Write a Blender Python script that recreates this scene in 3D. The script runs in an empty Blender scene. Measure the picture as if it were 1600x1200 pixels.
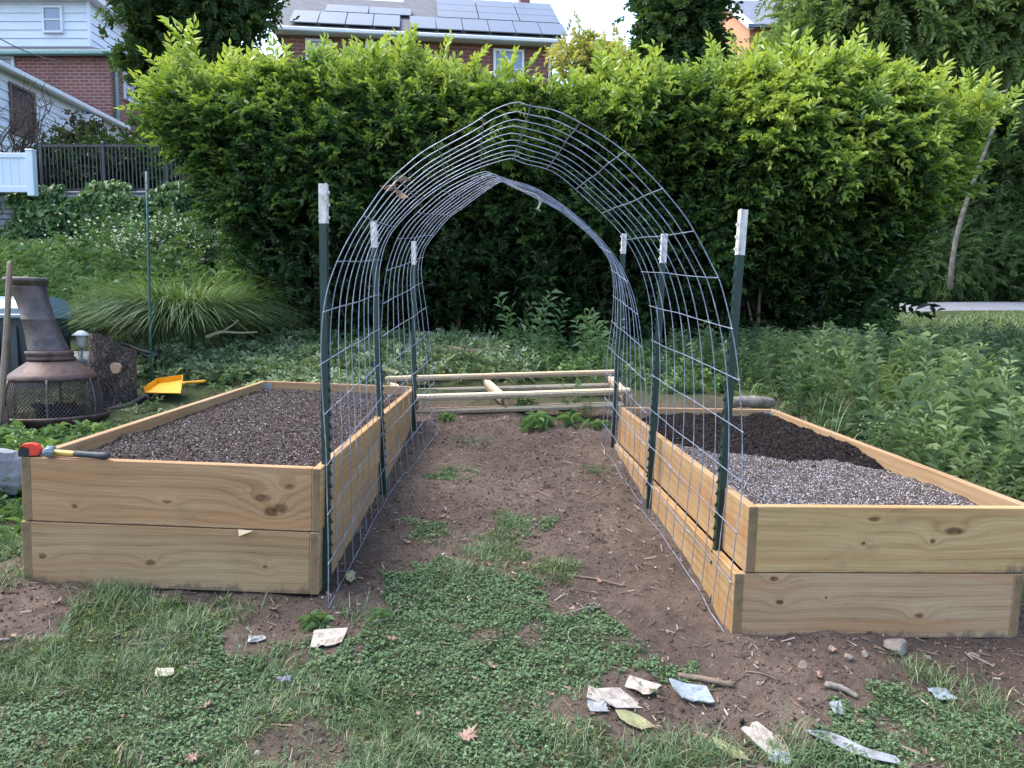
import bpy, math, random
import numpy as np
from mathutils import Vector, Matrix

random.seed(7)
rng = np.random.default_rng(11)
S = bpy.context.scene
COL = S.collection
PI = math.pi

# ---------------------------------------------------------------- camera
CAMH, PITCH, FPX = 1.4, 0.0835, 1150.0
cam_d = bpy.data.cameras.new('camera')
cam_d.sensor_width = 36.0
cam_d.lens = FPX / 1600 * 36.0
cam_d.clip_start = 0.05
cam_d.clip_end = 1000
cam = bpy.data.objects.new('camera', cam_d)
COL.objects.link(cam)
cam.location = (0, 0, CAMH)
cam.rotation_euler = (PI / 2 - PITCH, 0, 0)
S.camera = cam
# ---------------------------------------------------------------- sky and sun
SUN_EL, SUN_AZ = math.radians(62), math.radians(-75)      # high and veiled, from the left
w = bpy.data.worlds.new("World")
S.world = w
w.use_nodes = True
nt = w.node_tree
bg = nt.nodes['Background']
sky = nt.nodes.new('ShaderNodeTexSky')
sky.sky_type = 'NISHITA'
sky.sun_disc = False
sky.sun_elevation = SUN_EL
sky.sun_rotation = SUN_AZ
sky.air_density = 1.0
sky.dust_density = 3.0
sky.ozone_density = 1.0
nt.links.new(sky.outputs[0], bg.inputs[0])
bg.inputs[1].default_value = 0.145
sd = bpy.data.lights.new('sun', 'SUN')
sd.energy = 0.65
sd.angle = math.radians(35)
sd.color = (1.0, 0.98, 0.95)
sun = bpy.data.objects.new('sun', sd)
COL.objects.link(sun)
d = Vector((math.sin(SUN_AZ) * math.cos(SUN_EL), math.cos(SUN_AZ) * math.cos(SUN_EL), math.sin(SUN_EL)))
sun.rotation_euler = d.to_track_quat('Z', 'Y').to_euler()
S.view_settings.view_transform = 'Standard'
S.view_settings.look = 'None'
S.view_settings.exposure = 2.1
S.view_settings.gamma = 1.0
S.cycles.max_bounces = 6
S.cycles.diffuse_bounces = 3
S.cycles.transparent_max_bounces = 6


# ================================================================ helpers
def ray(px, py):
    """slope of a photograph pixel: x per metre of depth, z per metre of depth"""
    dx = (px - 800) / FPX
    dv = (600 - py) / FPX
    cp, sp = math.cos(PITCH), math.sin(PITCH)
    fy = cp + dv * sp
    fz = -sp + dv * cp
    return dx / fy, fz / fy


def U(px, py, Y):
    a, b = ray(px, py)
    return (a * Y, Y, CAMH + b * Y)


def tag(o, label=None, cat=None, group=None, kind=None):
    if label: o['label'] = label
    if cat: o['category'] = cat
    if group: o['group'] = group
    if kind: o['kind'] = kind
    return o


def empty(name, loc, label=None, cat=None, group=None, rotz=0):
    o = bpy.data.objects.new(name, None)
    COL.objects.link(o)
    o.location = loc
    o.rotation_euler = (0, 0, rotz)
    o.empty_display_size = 0.1
    return tag(o, label, cat, group)


def mesh_obj(name, V, F, mats, parent=None, tint=None, smooth=False, attrs=None, loc=None, world=False, midx=None):
    """V (n,3); F list of index arrays, each (m,3) or (m,4)"""
    V = np.asarray(V, np.float32).reshape(-1, 3)
    if not isinstance(F, list): F = [F]
    F = [np.asarray(f, np.int32) for f in F if len(f)]
    me = bpy.data.meshes.new(name)
    me.vertices.add(len(V))
    me.vertices.foreach_set('co', V.ravel())
    li = np.concatenate([f.ravel() for f in F])
    tot = np.concatenate([np.full(len(f), f.shape[1], np.int32) for f in F])
    st = np.concatenate([[0], np.cumsum(tot)[:-1]]).astype(np.int32)
    me.loops.add(len(li))
    me.loops.foreach_set('vertex_index', li)
    me.polygons.add(len(tot))
    me.polygons.foreach_set('loop_start', st)
    me.polygons.foreach_set('loop_total', tot)
    if midx is not None:
        me.polygons.foreach_set('material_index', np.asarray(midx, np.int32))
    me.polygons.foreach_set('use_smooth', np.full(len(tot), smooth, bool))
    if tint is not None:
        a = me.attributes.new('tint', 'FLOAT', 'POINT')
        a.data.foreach_set('value', np.asarray(tint, np.float32))
    for k, v in (attrs or {}).items():
        a = me.attributes.new(k, 'FLOAT', 'POINT')
        a.data.foreach_set('value', np.asarray(v, np.float32))
    me.update(calc_edges=True)
    for m in (mats if isinstance(mats, (list, tuple)) else [mats]):
        me.materials.append(m)
    o = bpy.data.objects.new(name, me)
    COL.objects.link(o)
    if loc is not None: o.location = loc
    if parent is not None:
        o.parent = parent
        if world:
            bpy.context.view_layer.update()
            o.matrix_parent_inverse = parent.matrix_world.inverted()
    return o


class MB:
    """collects shapes, builds ONE mesh object"""
    def __init__(s): s.V = []; s.Q = []; s.T = []; s.n = 0; s.tt = []

    def add(s, V, Q=None, T=None, tint=0.5):
        V = np.asarray(V, float).reshape(-1, 3)
        if Q is not None and len(Q): s.Q.append(np.asarray(Q) + s.n)
        if T is not None and len(T): s.T.append(np.asarray(T) + s.n)
        s.V.append(V); s.n += len(V)
        s.tt.append(np.full(len(V), tint) if np.isscalar(tint) else tint)
        return s

    def box(s, lo, hi, M=None, tint=0.5, bev=0.0):
        x0, y0, z0 = lo; x1, y1, z1 = hi
        if bev > 0:
            b = min(bev, (x1-x0)*.45, (y1-y0)*.45, (z1-z0)*.45)
            # rounded box: 24 vertices
            vs = []; idx = {}
            for i, x in enumerate((x0, x1)):
                for j, y in enumerate((y0, y1)):
                    for k, z in enumerate((z0, z1)):
                        sx, sy, sz = (1, -1)[i], (1, -1)[j], (1, -1)[k]
                        idx[i, j, k, 0] = len(vs); vs.append((x, y + sy*b, z + sz*b))
                        idx[i, j, k, 1] = len(vs); vs.append((x + sx*b, y, z + sz*b))
                        idx[i, j, k, 2] = len(vs); vs.append((x + sx*b, y + sy*b, z))
            q = []; t = []
            I = idx
            for i in (0, 1):
                f = [I[i,0,0,0], I[i,1,0,0], I[i,1,1,0], I[i,0,1,0]]
                q.append(f if i else f[::-1])
                f = [I[0,i,0,1], I[1,i,0,1], I[1,i,1,1], I[0,i,1,1]]
                q.append(f[::-1] if i else f)
                f = [I[0,0,i,2], I[1,0,i,2], I[1,1,i,2], I[0,1,i,2]]
                q.append(f if i else f[::-1])
            for a in (0, 1):
                for c in (0, 1):
                    f = [I[a,c,0,0], I[a,c,1,0], I[a,c,1,1], I[a,c,0,1]]
                    q.append(f if a == c else f[::-1])
                    f = [I[a,0,c,0], I[a,1,c,0], I[a,1,c,2], I[a,0,c,2]]
                    q.append(f[::-1] if a == c else f)
                    f = [I[0,a,c,1], I[1,a,c,1], I[1,a,c,2], I[0,a,c,2]]
                    q.append(f if a == c else f[::-1])
                    for e in (0, 1):
                        f = [I[a,c,e,0], I[a,c,e,1], I[a,c,e,2]]
                        t.append(f if (a + c + e) % 2 else f[::-1])
            V = np.array(vs)
            if M is not None: V = np.array([M @ Vector(v) for v in V])
            return s.add(V, q, t, tint)
        V = np.array([(x, y, z) for x in (x0, x1) for y in (y0, y1) for z in (z0, z1)], float)
        if M is not None: V = np.array([M @ Vector(v) for v in V])
        Q = [(0, 1, 3, 2), (4, 6, 7, 5), (0, 4, 5, 1), (2, 3, 7, 6), (0, 2, 6, 4), (1, 5, 7, 3)]
        return s.add(V, Q, None, tint)

    def tube(s, P, r, n=6, cap=True, tint=0.5):
        P = np.asarray(P, float); m = len(P)
        r = np.full(m, r) if np.isscalar(r) else np.asarray(r, float)
        T = np.gradient(P, axis=0); T /= np.linalg.norm(T, axis=1)[:, None] + 1e-9
        a = np.array([0, 0, 1.0]) if abs(T[0][2]) < .9 else np.array([1.0, 0, 0])
        u = np.cross(T[0], a); u /= np.linalg.norm(u)
        V = []
        th = np.arange(n) / n * 2 * PI
        for k in range(m):
            u = u - T[k] * (u @ T[k]); u /= np.linalg.norm(u) + 1e-9
            v = np.cross(T[k], u)
            V.append(P[k] + r[k] * (np.cos(th)[:, None] * u + np.sin(th)[:, None] * v))
        V = np.concatenate(V)
        i = np.arange(m - 1)[:, None] * n; j = np.arange(n)[None]; j2 = (j + 1) % n
        Q = np.stack([i + j, i + j2, i + n + j2, i + n + j], -1).reshape(-1, 4)
        Tq = []
        if cap:
            V = np.concatenate([V, P[:1], P[-1:]])
            c0, c1 = m * n, m * n + 1
            for k in range(n):
                Tq.append((c0, (k + 1) % n, k)); Tq.append((c1, (m-1)*n + k, (m-1)*n + (k+1) % n))
        return s.add(V, Q, Tq, tint)

    def lathe(s, prof, n=32, off=None, tint=0.5):
        """prof [(r,z)]; off(z)->(x,y) shears the axis"""
        th = np.arange(n) / n * 2 * PI; V = []
        for r, z in prof:
            ox, oy = off(z) if off else (0, 0)
            V.append(np.stack([r * np.cos(th) + ox, r * np.sin(th) + oy, np.full(n, z)], 1))
        m = len(prof); V = np.concatenate(V)
        i = np.arange(m - 1)[:, None] * n; j = np.arange(n)[None]; j2 = (j + 1) % n
        Q = np.stack([i + j, i + j2, i + n + j2, i + n + j], -1).reshape(-1, 4)
        return s.add(V, Q, None, tint)

    def prism(s, poly, z0, z1, M=None, tint=0.5):
        """polygon in local xy, extruded along z"""
        n = len(poly)
        V = np.array([(x, y, z0) for x, y in poly] + [(x, y, z1) for x, y in poly], float)
        c0 = V[:n].mean(0); c1 = V[n:].mean(0)
        V = np.concatenate([V, [c0, c1]])
        if M is not None: V = np.array([M @ Vector(v) for v in V])
        Q = [(k, (k+1) % n, n + (k+1) % n, n + k) for k in range(n)]
        T = [(2*n, (k+1) % n, k) for k in range(n)] + [(2*n+1, n + k, n + (k+1) % n) for k in range(n)]
        return s.add(V, Q, T, tint)

    def build(s, name, mat, parent=None, smooth=False, loc=None, world=False):
        F = []
        if s.Q: F.append(np.concatenate(s.Q))
        if s.T: F.append(np.concatenate(s.T))
        return mesh_obj(name, np.concatenate(s.V), F, mat, parent, np.concatenate(s.tt), smooth, None, loc, world)


def euler_mats(yaw, pitch, roll):
    """R = Rz(yaw) Ry(-pitch) Rx(roll); template +X points along (yaw, pitch)"""
    cy, sy, cp, sp, cr, sr = np.cos(yaw), np.sin(yaw), np.cos(pitch), np.sin(pitch), np.cos(roll), np.sin(roll)
    R = np.empty((len(yaw), 3, 3))
    R[:, 0, 0] = cy*cp; R[:, 1, 0] = sy*cp; R[:, 2, 0] = sp
    ax = np.stack([-sy, cy, np.zeros_like(cy)], 1)
    az = np.stack([-cy*sp, -sy*sp, cp], 1)
    R[:, :, 1] = ax*cr[:, None] + az*sr[:, None]
    R[:, :, 2] = -ax*sr[:, None] + az*cr[:, None]
    return R


def scatter(tmpls, pos, R, sc, tint, young=None):
    """place templates (V, Q, localtint); returns V, Q, tint of one merged mesh"""
    k = len(pos); which = rng.integers(0, len(tmpls), k)
    Vs, Qs, Ts = [], [], []; n0 = 0
    for ti, (tv, tq, tt) in enumerate(tmpls):
        m = which == ti
        c = m.sum()
        if not c: continue
        V = np.einsum('kij,nj->kni', R[m], tv) * sc[m][:, None, None] + pos[m][:, None, :]
        y = 1.0 if young is None else young[m][:, None]
        T = np.clip(tint[m][:, None] + tt[None] * y, 0, 1)
        Q = tq[None] + (np.arange(c) * len(tv))[:, None, None] + n0
        Vs.append(V.reshape(-1, 3)); Ts.append(T.ravel()); Qs.append(Q.reshape(-1, tq.shape[1])); n0 += c * len(tv)
    return np.concatenate(Vs), np.concatenate(Qs), np.concatenate(Ts)


def merge(*parts):
    V, Q, T = [], [], []; n = 0
    for v, q, t in parts:
        V.append(v); Q.append(q + n); T.append(t); n += len(v)
    return np.concatenate(V), np.concatenate(Q), np.concatenate(T)


def leaf_geo(L, W, fold=.25, droop=.15):
    """one leaf along +X: two folded halves, each two quads"""
    xs = np.array([0, .45, 1.0]) * L
    zs = np.array([0, .05 * L, -droop * L])
    w_ = W / 2
    V = np.array([(xs[0], 0, 0), (xs[1]*.72, w_*.82, fold*w_ + .02*L), (xs[1]*1.15+.12*L, w_*.86, fold*w_ - .01*L), (xs[2], 0, zs[2]),
                  (xs[1]*.72, -w_*.82, fold*w_ + .02*L), (xs[1]*1.15+.12*L, -w_*.86, fold*w_ - .01*L)])
    Q = np.array([(0, 3, 2, 1), (0, 4, 5, 3)])
    return V, Q


def spray(nl, stem, L, W, seed, spread=55, opp=True, curl=.0, pitch=12, droop=.2, tipyoung=.35):
    """a shoot along +X carrying nl leaves"""
    r = random.Random(seed); V = []; Q = []; T = []; n = 0
    for i in range(nl):
        f = (i // 2 + 1) / (nl / 2 + .5) if opp else (i + 1) / nl
        side = 1 if i % 2 else -1
        last = i == nl - 1
        lv, lq = leaf_geo(L * r.uniform(.75, 1.1) * (1 - .35 * f * f), W * r.uniform(.8, 1.1) * (1 - .3 * f * f), .3, droop * r.uniform(.3, 1.6))
        ya = math.radians(0 if last else side * spread * r.uniform(.7, 1.2) * (1 - .35 * f))
        pa = math.radians(r.uniform(-pitch, pitch) + 8)
        R = euler_mats(np.array([ya]), np.array([pa]), np.array([r.uniform(-.5, .5)]))[0]
        p = np.array([stem * f, 0, curl * stem * f * f])
        V.append(lv @ R.T + p); Q.append(lq + n); n += len(lv)
        T.append(np.full(len(lv), tipyoung * f * f + r.uniform(-.12, .12)))
    # stem ribbon
    a = .004
    V.append(np.array([(0, a, 0), (0, -a, 0), (stem, -a*.4, curl*stem), (stem, a*.4, curl*stem)])); Q.append(np.array([[0, 1, 2, 3]]) + n)
    T.append(np.full(4, -.1))
    return np.concatenate(V), np.concatenate(Q), np.concatenate(T)


def blades(base, yaw, L, lean, droop, wid, segs=3, tint=None):
    """curved grass blades, vectorised"""
    k = len(base); s = np.linspace(0, 1, segs + 1)
    h = np.stack([np.cos(yaw), np.sin(yaw)], 1); side = np.stack([-np.sin(yaw), np.cos(yaw)], 1)
    out = L[:, None] * (lean[:, None] * s + droop[:, None] * s**2 * .8)
    up = L[:, None] * (np.sqrt(np.clip(1 - lean**2, .05, 1))[:, None] * s - droop[:, None] * s**2.4 * .75)
    wd = wid[:, None] * np.clip(1 - s**1.7, 0.06, 1) * .5
    C = np.empty((k, segs + 1, 3))
    C[:, :, :2] = base[:, None, :2] + h[:, None] * out[..., None]
    C[:, :, 2] = base[:, None, 2] + up
    A = C.copy(); Bq = C.copy()
    A[:, :, :2] += side[:, None] * wd[..., None]; Bq[:, :, :2] -= side[:, None] * wd[..., None]
    V = np.stack([A, Bq], 2).reshape(k, -1, 3)
    q = np.array([(2*i, 2*i+1, 2*i+3, 2*i+2) for i in range(segs)])
    Q = q[None] + (np.arange(k) * 2 * (segs + 1))[:, None, None]
    T = np.repeat(tint if tint is not None else rng.random(k), 2 * (segs + 1))
    return V.reshape(-1, 3), Q.reshape(-1, 4), T


def vnoise(x, y, f=1.0, seed=0):
    """smooth value noise in 0..1"""
    x = np.asarray(x, float) * f + seed * 17.3; y = np.asarray(y, float) * f - seed * 9.1
    xi = np.floor(x).astype(np.int64); yi = np.floor(y).astype(np.int64); fx = x - xi; fy = y - yi
    fx = fx*fx*(3-2*fx); fy = fy*fy*(3-2*fy)

    def hsh(a, b):
        n = (a * 374761393 + b * 668265263 + seed * 1274126177) & 0xffffffff
        n = ((n ^ (n >> 13)) * 1103515245) & 0xffffffff
        return ((n ^ (n >> 16)) & 0xffff) / 65535.0
    return (hsh(xi, yi)*(1-fx) + hsh(xi+1, yi)*fx)*(1-fy) + (hsh(xi, yi+1)*(1-fx) + hsh(xi+1, yi+1)*fx)*fy


def fbm(x, y, f=1.0, o=3, seed=0):
    return sum(vnoise(x, y, f * 2**i, seed + i) * .5**i for i in range(o)) / sum(.5**i for i in range(o))


# ================================================================ materials
def newmat(name):
    m = bpy.data.materials.new(name); m.use_nodes = True
    return m, m.node_tree, m.node_tree.nodes['Principled BSDF']


class N:
    """tiny node-graph helper"""
    def __init__(s, nt): s.nt = nt

    def node(s, t, **kw):
        n = s.nt.nodes.new('ShaderNode' + t)
        for k, v in kw.items(): setattr(n, k, v)
        return n

    def put(s, sock, v):
        if isinstance(v, bpy.types.NodeSocket): s.nt.links.new(v, sock)
        else: sock.default_value = v

    def math(s, op, a, b=0.0, c=0.0, clamp=False):
        n = s.node('Math', operation=op); n.use_clamp = clamp
        s.put(n.inputs[0], a); s.put(n.inputs[1], b)
        if op in ('MULTIPLY_ADD', 'SMOOTH_MIN', 'SMOOTH_MAX', 'COMPARE', 'WRAP'): s.put(n.inputs[2], c)
        return n.outputs[0]

    def noise(s, vec, scale=5, detail=4, rough=.55, dist=0.0):
        n = s.node('TexNoise'); s.put(n.inputs['Vector'], vec)
        n.inputs['Scale'].default_value = scale; n.inputs['Detail'].default_value = detail
        n.inputs['Roughness'].default_value = rough; n.inputs['Distortion'].default_value = dist
        return n.outputs[0]

    def vor(s, vec, scale=5, feat='F1', out=0, rnd=1.0):
        n = s.node('TexVoronoi', feature=feat); s.put(n.inputs['Vector'], vec); n.inputs['Scale'].default_value = scale
        n.inputs['Randomness'].default_value = rnd
        return n.outputs[out]

    def ramp(s, fac, stops):
        n = s.node('ValToRGB'); s.put(n.inputs[0], fac); e = n.color_ramp.elements
        while len(e) < len(stops): e.new(.5)
        for k, (p, c) in enumerate(stops):
            e[k].position = p; e[k].color = (*c, 1) if len(c) == 3 else c
        return n.outputs[0]

    def mix(s, fac, a, b, mode='MIX'):
        n = s.node('Mix', data_type='RGBA', blend_type=mode)
        s.put(n.inputs[0], fac); s.put(n.inputs[6], (*a, 1) if isinstance(a, tuple) and len(a) == 3 else a)
        s.put(n.inputs[7], (*b, 1) if isinstance(b, tuple) and len(b) == 3 else b)
        return n.outputs[2]

    def maprange(s, v, a, b, c=0.0, d=1.0, smooth=False):
        n = s.node('MapRange'); n.interpolation_type = 'SMOOTHSTEP' if smooth else 'LINEAR'
        s.put(n.inputs[0], v)
        for k, q in zip((1, 2, 3, 4), (a, b, c, d)): s.put(n.inputs[k], q)
        return n.outputs[0]

    def mapping(s, vec, scale=(1, 1, 1), loc=(0, 0, 0)):
        n = s.node('Mapping'); s.put(n.inputs[0], vec); n.inputs['Scale'].default_value = scale; n.inputs['Location'].default_value = loc
        return n.outputs[0]

    def coord(s, which='Object'): return s.node('TexCoord').outputs[which]

    def attr(s, name): return s.node('Attribute', attribute_name=name).outputs['Fac']

    def bump(s, h, strength=.3, dist=.01):
        n = s.node('Bump'); s.put(n.inputs['Height'], h); n.inputs['Strength'].default_value = strength; n.inputs['Distance'].default_value = dist
        return n.outputs[0]


def plain(name, c1, c2=None, rough=.6, scale=8, metal=0, bump=.0, spec=.5, c3=None, detail=5, bscale=None):
    m, nt, p = newmat(name); n = N(nt); co = n.coord()
    c2 = c2 or tuple(x * .75 for x in c1)
    f = n.noise(co, scale, detail)
    stops = [(.3, c1), (.7, c2)] if c3 is None else [(.3, c1), (.52, c2), (.72, c3)]
    nt.links.new(n.ramp(f, stops), p.inputs['Base Color'])
    p.inputs['Roughness'].default_value = rough; p.inputs['Metallic'].default_value = metal
    p.inputs['Specular IOR Level'].default_value = spec
    if bump: nt.links.new(n.bump(n.noise(co, bscale or scale * 4, 4), bump, .01), p.inputs['Normal'])
    return m


def leafmat(name, stops, rough=.45, trans=.3, spec=.4, tcol=None):
    m, nt, p = newmat(name); n = N(nt)
    t = n.attr('tint')
    col = n.ramp(t, stops)
    nt.links.new(col, p.inputs['Base Color']); p.inputs['Roughness'].default_value = rough
    p.inputs['Specular IOR Level'].default_value = spec
    if trans > 0:
        tr = n.node('BsdfTranslucent'); c2 = n.mix(1.0, col, tcol or (1.5, 1.45, .6), 'MULTIPLY')
        nt.links.new(c2, tr.inputs[0])
        mx = n.node('MixShader'); mx.inputs[0].default_value = trans
        nt.links.new(p.outputs[0], mx.inputs[1]); nt.links.new(tr.outputs[0], mx.inputs[2])
        nt.links.new(mx.outputs[0], nt.nodes['Material Output'].inputs[0])
    return m


def wood(name, base, late, pale, knots=(), end=(.23, .16, .09), ring=150, stain=.35, grey=.0, mudz=30.0, mould=None):
    """sawn softwood: x along the board, z across its face"""
    m, nt, p = newmat(name); n = N(nt)
    co = n.coord(); rnd = n.node('ObjectInfo').outputs['Random']
    sep = n.node('SeparateXYZ'); nt.links.new(co, sep.inputs[0])
    x, y, z = sep.outputs
    zz = n.math('ADD', z, n.math('MULTIPLY', y, .6))
    offs = n.math('MULTIPLY', rnd, 37.0)
    cv = n.node('CombineXYZ'); nt.links.new(n.math('ADD', x, offs), cv.inputs[0]); nt.links.new(offs, cv.inputs[1]); nt.links.new(zz, cv.inputs[2])
    v = cv.outputs[0]
    warp = n.noise(n.mapping(v, (.7, 1, 2.4)), 1.0, 4, .45)
    phase = n.math('MULTIPLY_ADD', warp, 20.0, n.math('MULTIPLY', zz, ring * 1.0))
    kmask = None
    for (kx, kz, kr, st) in knots:
        dx = n.math('DIVIDE', n.math('SUBTRACT', x, kx), kr * st); dz = n.math('DIVIDE', n.math('SUBTRACT', z, kz), kr)
        dn = n.math('MULTIPLY_ADD', n.noise(v, 30, 2), .9, -.45)
        d2 = n.math('ADD', n.math('ADD', n.math('MULTIPLY', dx, dx), n.math('MULTIPLY', dz, dz)), dn)
        dist = n.math('SQRT', n.math('MAXIMUM', d2, 0.0))
        infl = n.math('POWER', 2.718, n.math('MULTIPLY', dist, -.55))
        phase = n.math('MULTIPLY_ADD', infl, 12.0, phase)
        k = n.maprange(dist, .55, 1.15, 1.0, 0.0, True)
        kmask = k if kmask is None else n.math('MAXIMUM', kmask, k)
    rings = n.math('MULTIPLY_ADD', n.math('SINE', phase), .5, .5)
    fine = n.math('POWER', n.math('MULTIPLY_ADD', n.math('SINE', n.math('MULTIPLY', phase, 3.3)), .5, .5), 2.0)
    rings = n.math('ADD', n.math('MULTIPLY', n.math('POWER', rings, 2.2), .62), n.math('MULTIPLY', fine, .38))
    fib = n.noise(n.mapping(v, (5, 120, 160)), 1.0, 3, .6)
    big = n.noise(n.mapping(v, (1.2, 2, 4)), 1.0, 2, .5)
    col = n.mix(n.maprange(big, .35, .68), base, pale)
    col = n.mix(n.math('MULTIPLY', rings, n.maprange(n.noise(n.mapping(v, (2.2, 2, 9)), 1.0, 3, .5),   .3, .7, .12, .9)), col, late)
    col = n.mix(n.maprange(fib, .35, .75, 0, .35), col, n.mix(.5, late, (.12, .08, .045)))
    streak = n.noise(n.mapping(v, (.5, 2, 8)), 1.3, 3, .5)
    col = n.mix(n.maprange(streak, .5, .68, 0, .38, True), col, (.34, .165, .075))
    hs = n.node('HueSaturation'); nt.links.new(col, hs.inputs['Color'])
    nt.links.new(n.maprange(rnd, 0, 1, .95, 1.12), hs.inputs['Value']); nt.links.new(n.maprange(n.math('FRACT', n.math('MULTIPLY', rnd, 7.3)), 0, 1, 1.0, 1.14), hs.inputs['Saturation'])
    col = hs.outputs[0]
    dirt = n.noise(n.mapping(v, (3.0, 3, 5)), 1.6, 6, .65)
    col = n.mix(n.maprange(dirt, .56, .78, 0, stain, True), col, (.11, .085, .06))
    speck = n.noise(n.mapping(v, (1, 1, 1)), 42, 5, .7)
    col = n.mix(n.maprange(speck, .64, .74, 0, .5, True), col, (.10, .075, .05))
    scuff = n.noise(n.mapping(v, (2, 9, 14)), 2.0, 5, .7, 1.2)
    col = n.mix(n.maprange(scuff, .6, .8, 0, .35, True), col, (.30, .27, .22))
    mud = n.math('SUBTRACT', n.noise(n.mapping(v, (6, 3, 3)), 2.0, 5, .7), n.math('MULTIPLY', z, mudz))
    col = n.mix(n.maprange(mud, .33, .52, 0, .8, True), col, (.13, .098, .075))
    if mould is not None:
        mx_ = n.math('SUBTRACT', n.math('ADD', n.noise(n.mapping(v, (16, 3, 3)), 1.5, 5, .7), n.math('MULTIPLY', n.math('SUBTRACT', x, mould), 1.2)), n.math('MULTIPLY', z, 6.0))
        col = n.mix(n.maprange(mx_, .45, .75, 0, .75, True), col, (.09, .085, .08))
    if kmask is not None:
        col = n.mix(n.math('MULTIPLY', kmask, .9), col, n.ramp(n.noise(v, 55, 3), [(.35, (.05, .026, .014)), (.65, (.2, .1, .045))]))
    if grey: col = n.mix(grey, col, (.3, .28, .25))
    nx = n.node('SeparateXYZ'); nt.links.new(n.coord('Normal'), nx.inputs[0])
    isend = n.math('GREATER_THAN', n.math('ABSOLUTE', nx.outputs[0]), .8)
    arcs = n.math('MULTIPLY_ADD', n.math('SINE', n.math('MULTIPLY', n.math('SQRT', n.math('ADD', n.math('MULTIPLY', n.math('SUBTRACT', y, -.05), n.math('SUBTRACT', y, -.05)), n.math('MULTIPLY', n.math('SUBTRACT', z, .14), n.math('SUBTRACT', z, .14)))), 700.0)), .5, .5)
    ecol = n.mix(n.math('MULTIPLY', arcs, .5), end, tuple(c * .6 for c in end))
    ecol = n.mix(n.maprange(n.noise(co, 14, 4), .45, .7), ecol, tuple(c * .55 for c in end))
    col = n.mix(isend, col, ecol)
    nt.links.new(col, p.inputs['Base Color'])
    p.inputs['Roughness'].default_value = .72; p.inputs['Specular IOR Level'].default_value = .25
    nt.links.new(n.bump(n.math('ADD', n.math('MULTIPLY', rings, .5), fib), .25, .003), p.inputs['Normal'])
    return m


M = {}
WB, WL, WP = (.36, .24, .13), (.21, .125, .06), (.43, .305, .18)
M['wood'] = wood('treated_pine', WB, WL, WP)
M['wood_lt'] = wood('left_top_board', (.35, .21, .11), (.19, .095, .042), (.42, .28, .16), [(1.06, .085, .026, 1.5), (1.14, .2, .013, 1.8), (.19, .075, .012, 1.2), (1.02, .145, .019, 2.4), (1.1, .10, .026, 1.5), (.6, .11, .008, 3)], ring=120)
M['wood_lb'] = wood('left_bottom_board', (.32, .225, .13), (.19, .12, .062), (.39, .29, .175), [(.53, .12, .016, 1.6), (.05, .13, .014, 1.5), (1.04, .12, .010, 1.2)], ring=160, stain=.5, mudz=5.5)
M['wood_rt'] = wood('right_top_board', (.42, .30, .155), (.26, .16, .07), (.48, .365, .205), [(.85, .185, .019, 2.4), (.76, .14, .012, 1.1), (.5, .235, .012, 2.4), (.46, .13, .01, 1.2)], ring=90, stain=.55, mould=.95)
M['wood_rb'] = wood('right_bottom_board', (.345, .24, .145), (.20, .125, .068), (.41, .30, .19), [(.13, .262, .012, 1.8), (.16, .16, .014, 1.4), (.77, .1, .013, 2.0), (.36, .18, .006, 1)], ring=130, stain=.6, mudz=5.0)
M['pallet'] = wood('raw_pallet_wood', (.60, .50, .35), (.46, .34, .2), (.68, .6, .44), [], ring=120, stain=.3, end=(.4, .3, .18))
M['oldwood'] = wood('weathered_wood', (.2, .155, .12), (.13, .1, .075), (.27, .22, .18), [], ring=200, stain=.4, grey=.3)
M['galv'] = plain('galvanised_steel', (.52, .56, .62), (.34, .38, .44), .42, 25, .75)
M['wire'] = plain('galvanised_wire', (.40, .46, .58), (.20, .235, .31), .45, 14, .5, c3=(.30, .33, .38))
M['post'] = plain('green_post_paint', (.010, .030, .024), (.016, .045, .034), .42, 12, 0, .1)
M['white'] = plain('white_post_paint', (.72, .72, .70), (.6, .59, .56), .55, 38, 0, .2, c3=(.34, .30, .26))
M['rust'] = plain('rusted_iron', (.06, .033, .027), (.10, .064, .056), .55, 7, .3, .3, c3=(.034, .02, .017))
M['iron'] = plain('weathered_iron', (.06, .05, .05), (.115, .097, .097), .5, 9, .4, .4, c3=(.075, .036, .024))
M['blackmetal'] = plain('black_metal', (.035, .036, .04), (.055, .055, .06), .45, 10, .3)
M['black'] = plain('black_plastic', (.014, .015, .017), (.022, .023, .026), .4, 10)
M['bin'] = plain('bin_plastic', (.020, .032, .042), (.028, .042, .052), .4, 6)
M['binlid'] = plain('bin_lid_plastic', (.16, .24, .30), (.2, .3, .36), .3, 6)
M['yellow'] = plain('yellow_plastic', (.74, .37, .015), (.64, .29, .012), .45, 9)
M['red'] = plain('red_plastic', (.75, .06, .03), (.6, .045, .025), .4, 9)
M['handle_yellow'] = plain('handle_yellow', (.62, .42, .1), (.52, .34, .08), .5, 30)
M['steel'] = plain('hammer_steel', (.24, .31, .36), (.16, .21, .25), .4, 18, .6)
M['vinyl'] = plain('white_vinyl', (.62, .72, .82), (.56, .66, .76), .5, 3)
M['trim'] = plain('white_trim', (.74, .77, .8), (.66, .69, .73), .55, 5)
M['green_trim'] = plain('copper_green_trim', (.24, .42, .40), (.18, .34, .32), .6, 8)
M['siding'] = plain('white_siding', (.72, .78, .85), (.64, .71, .79), .6, 1.5)
M['shingle'] = plain('grey_shingle', (.13, .135, .155), (.085, .09, .105), .85, 3.5, 0, .3, bscale=9)
M['concrete'] = plain('concrete', (.36, .37, .38), (.28, .285, .29), .85, 5, 0, .2)
M['road'] = plain('asphalt', (.20, .21, .23), (.15, .16, .175), .9, 1.5, 0, .1)
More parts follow.
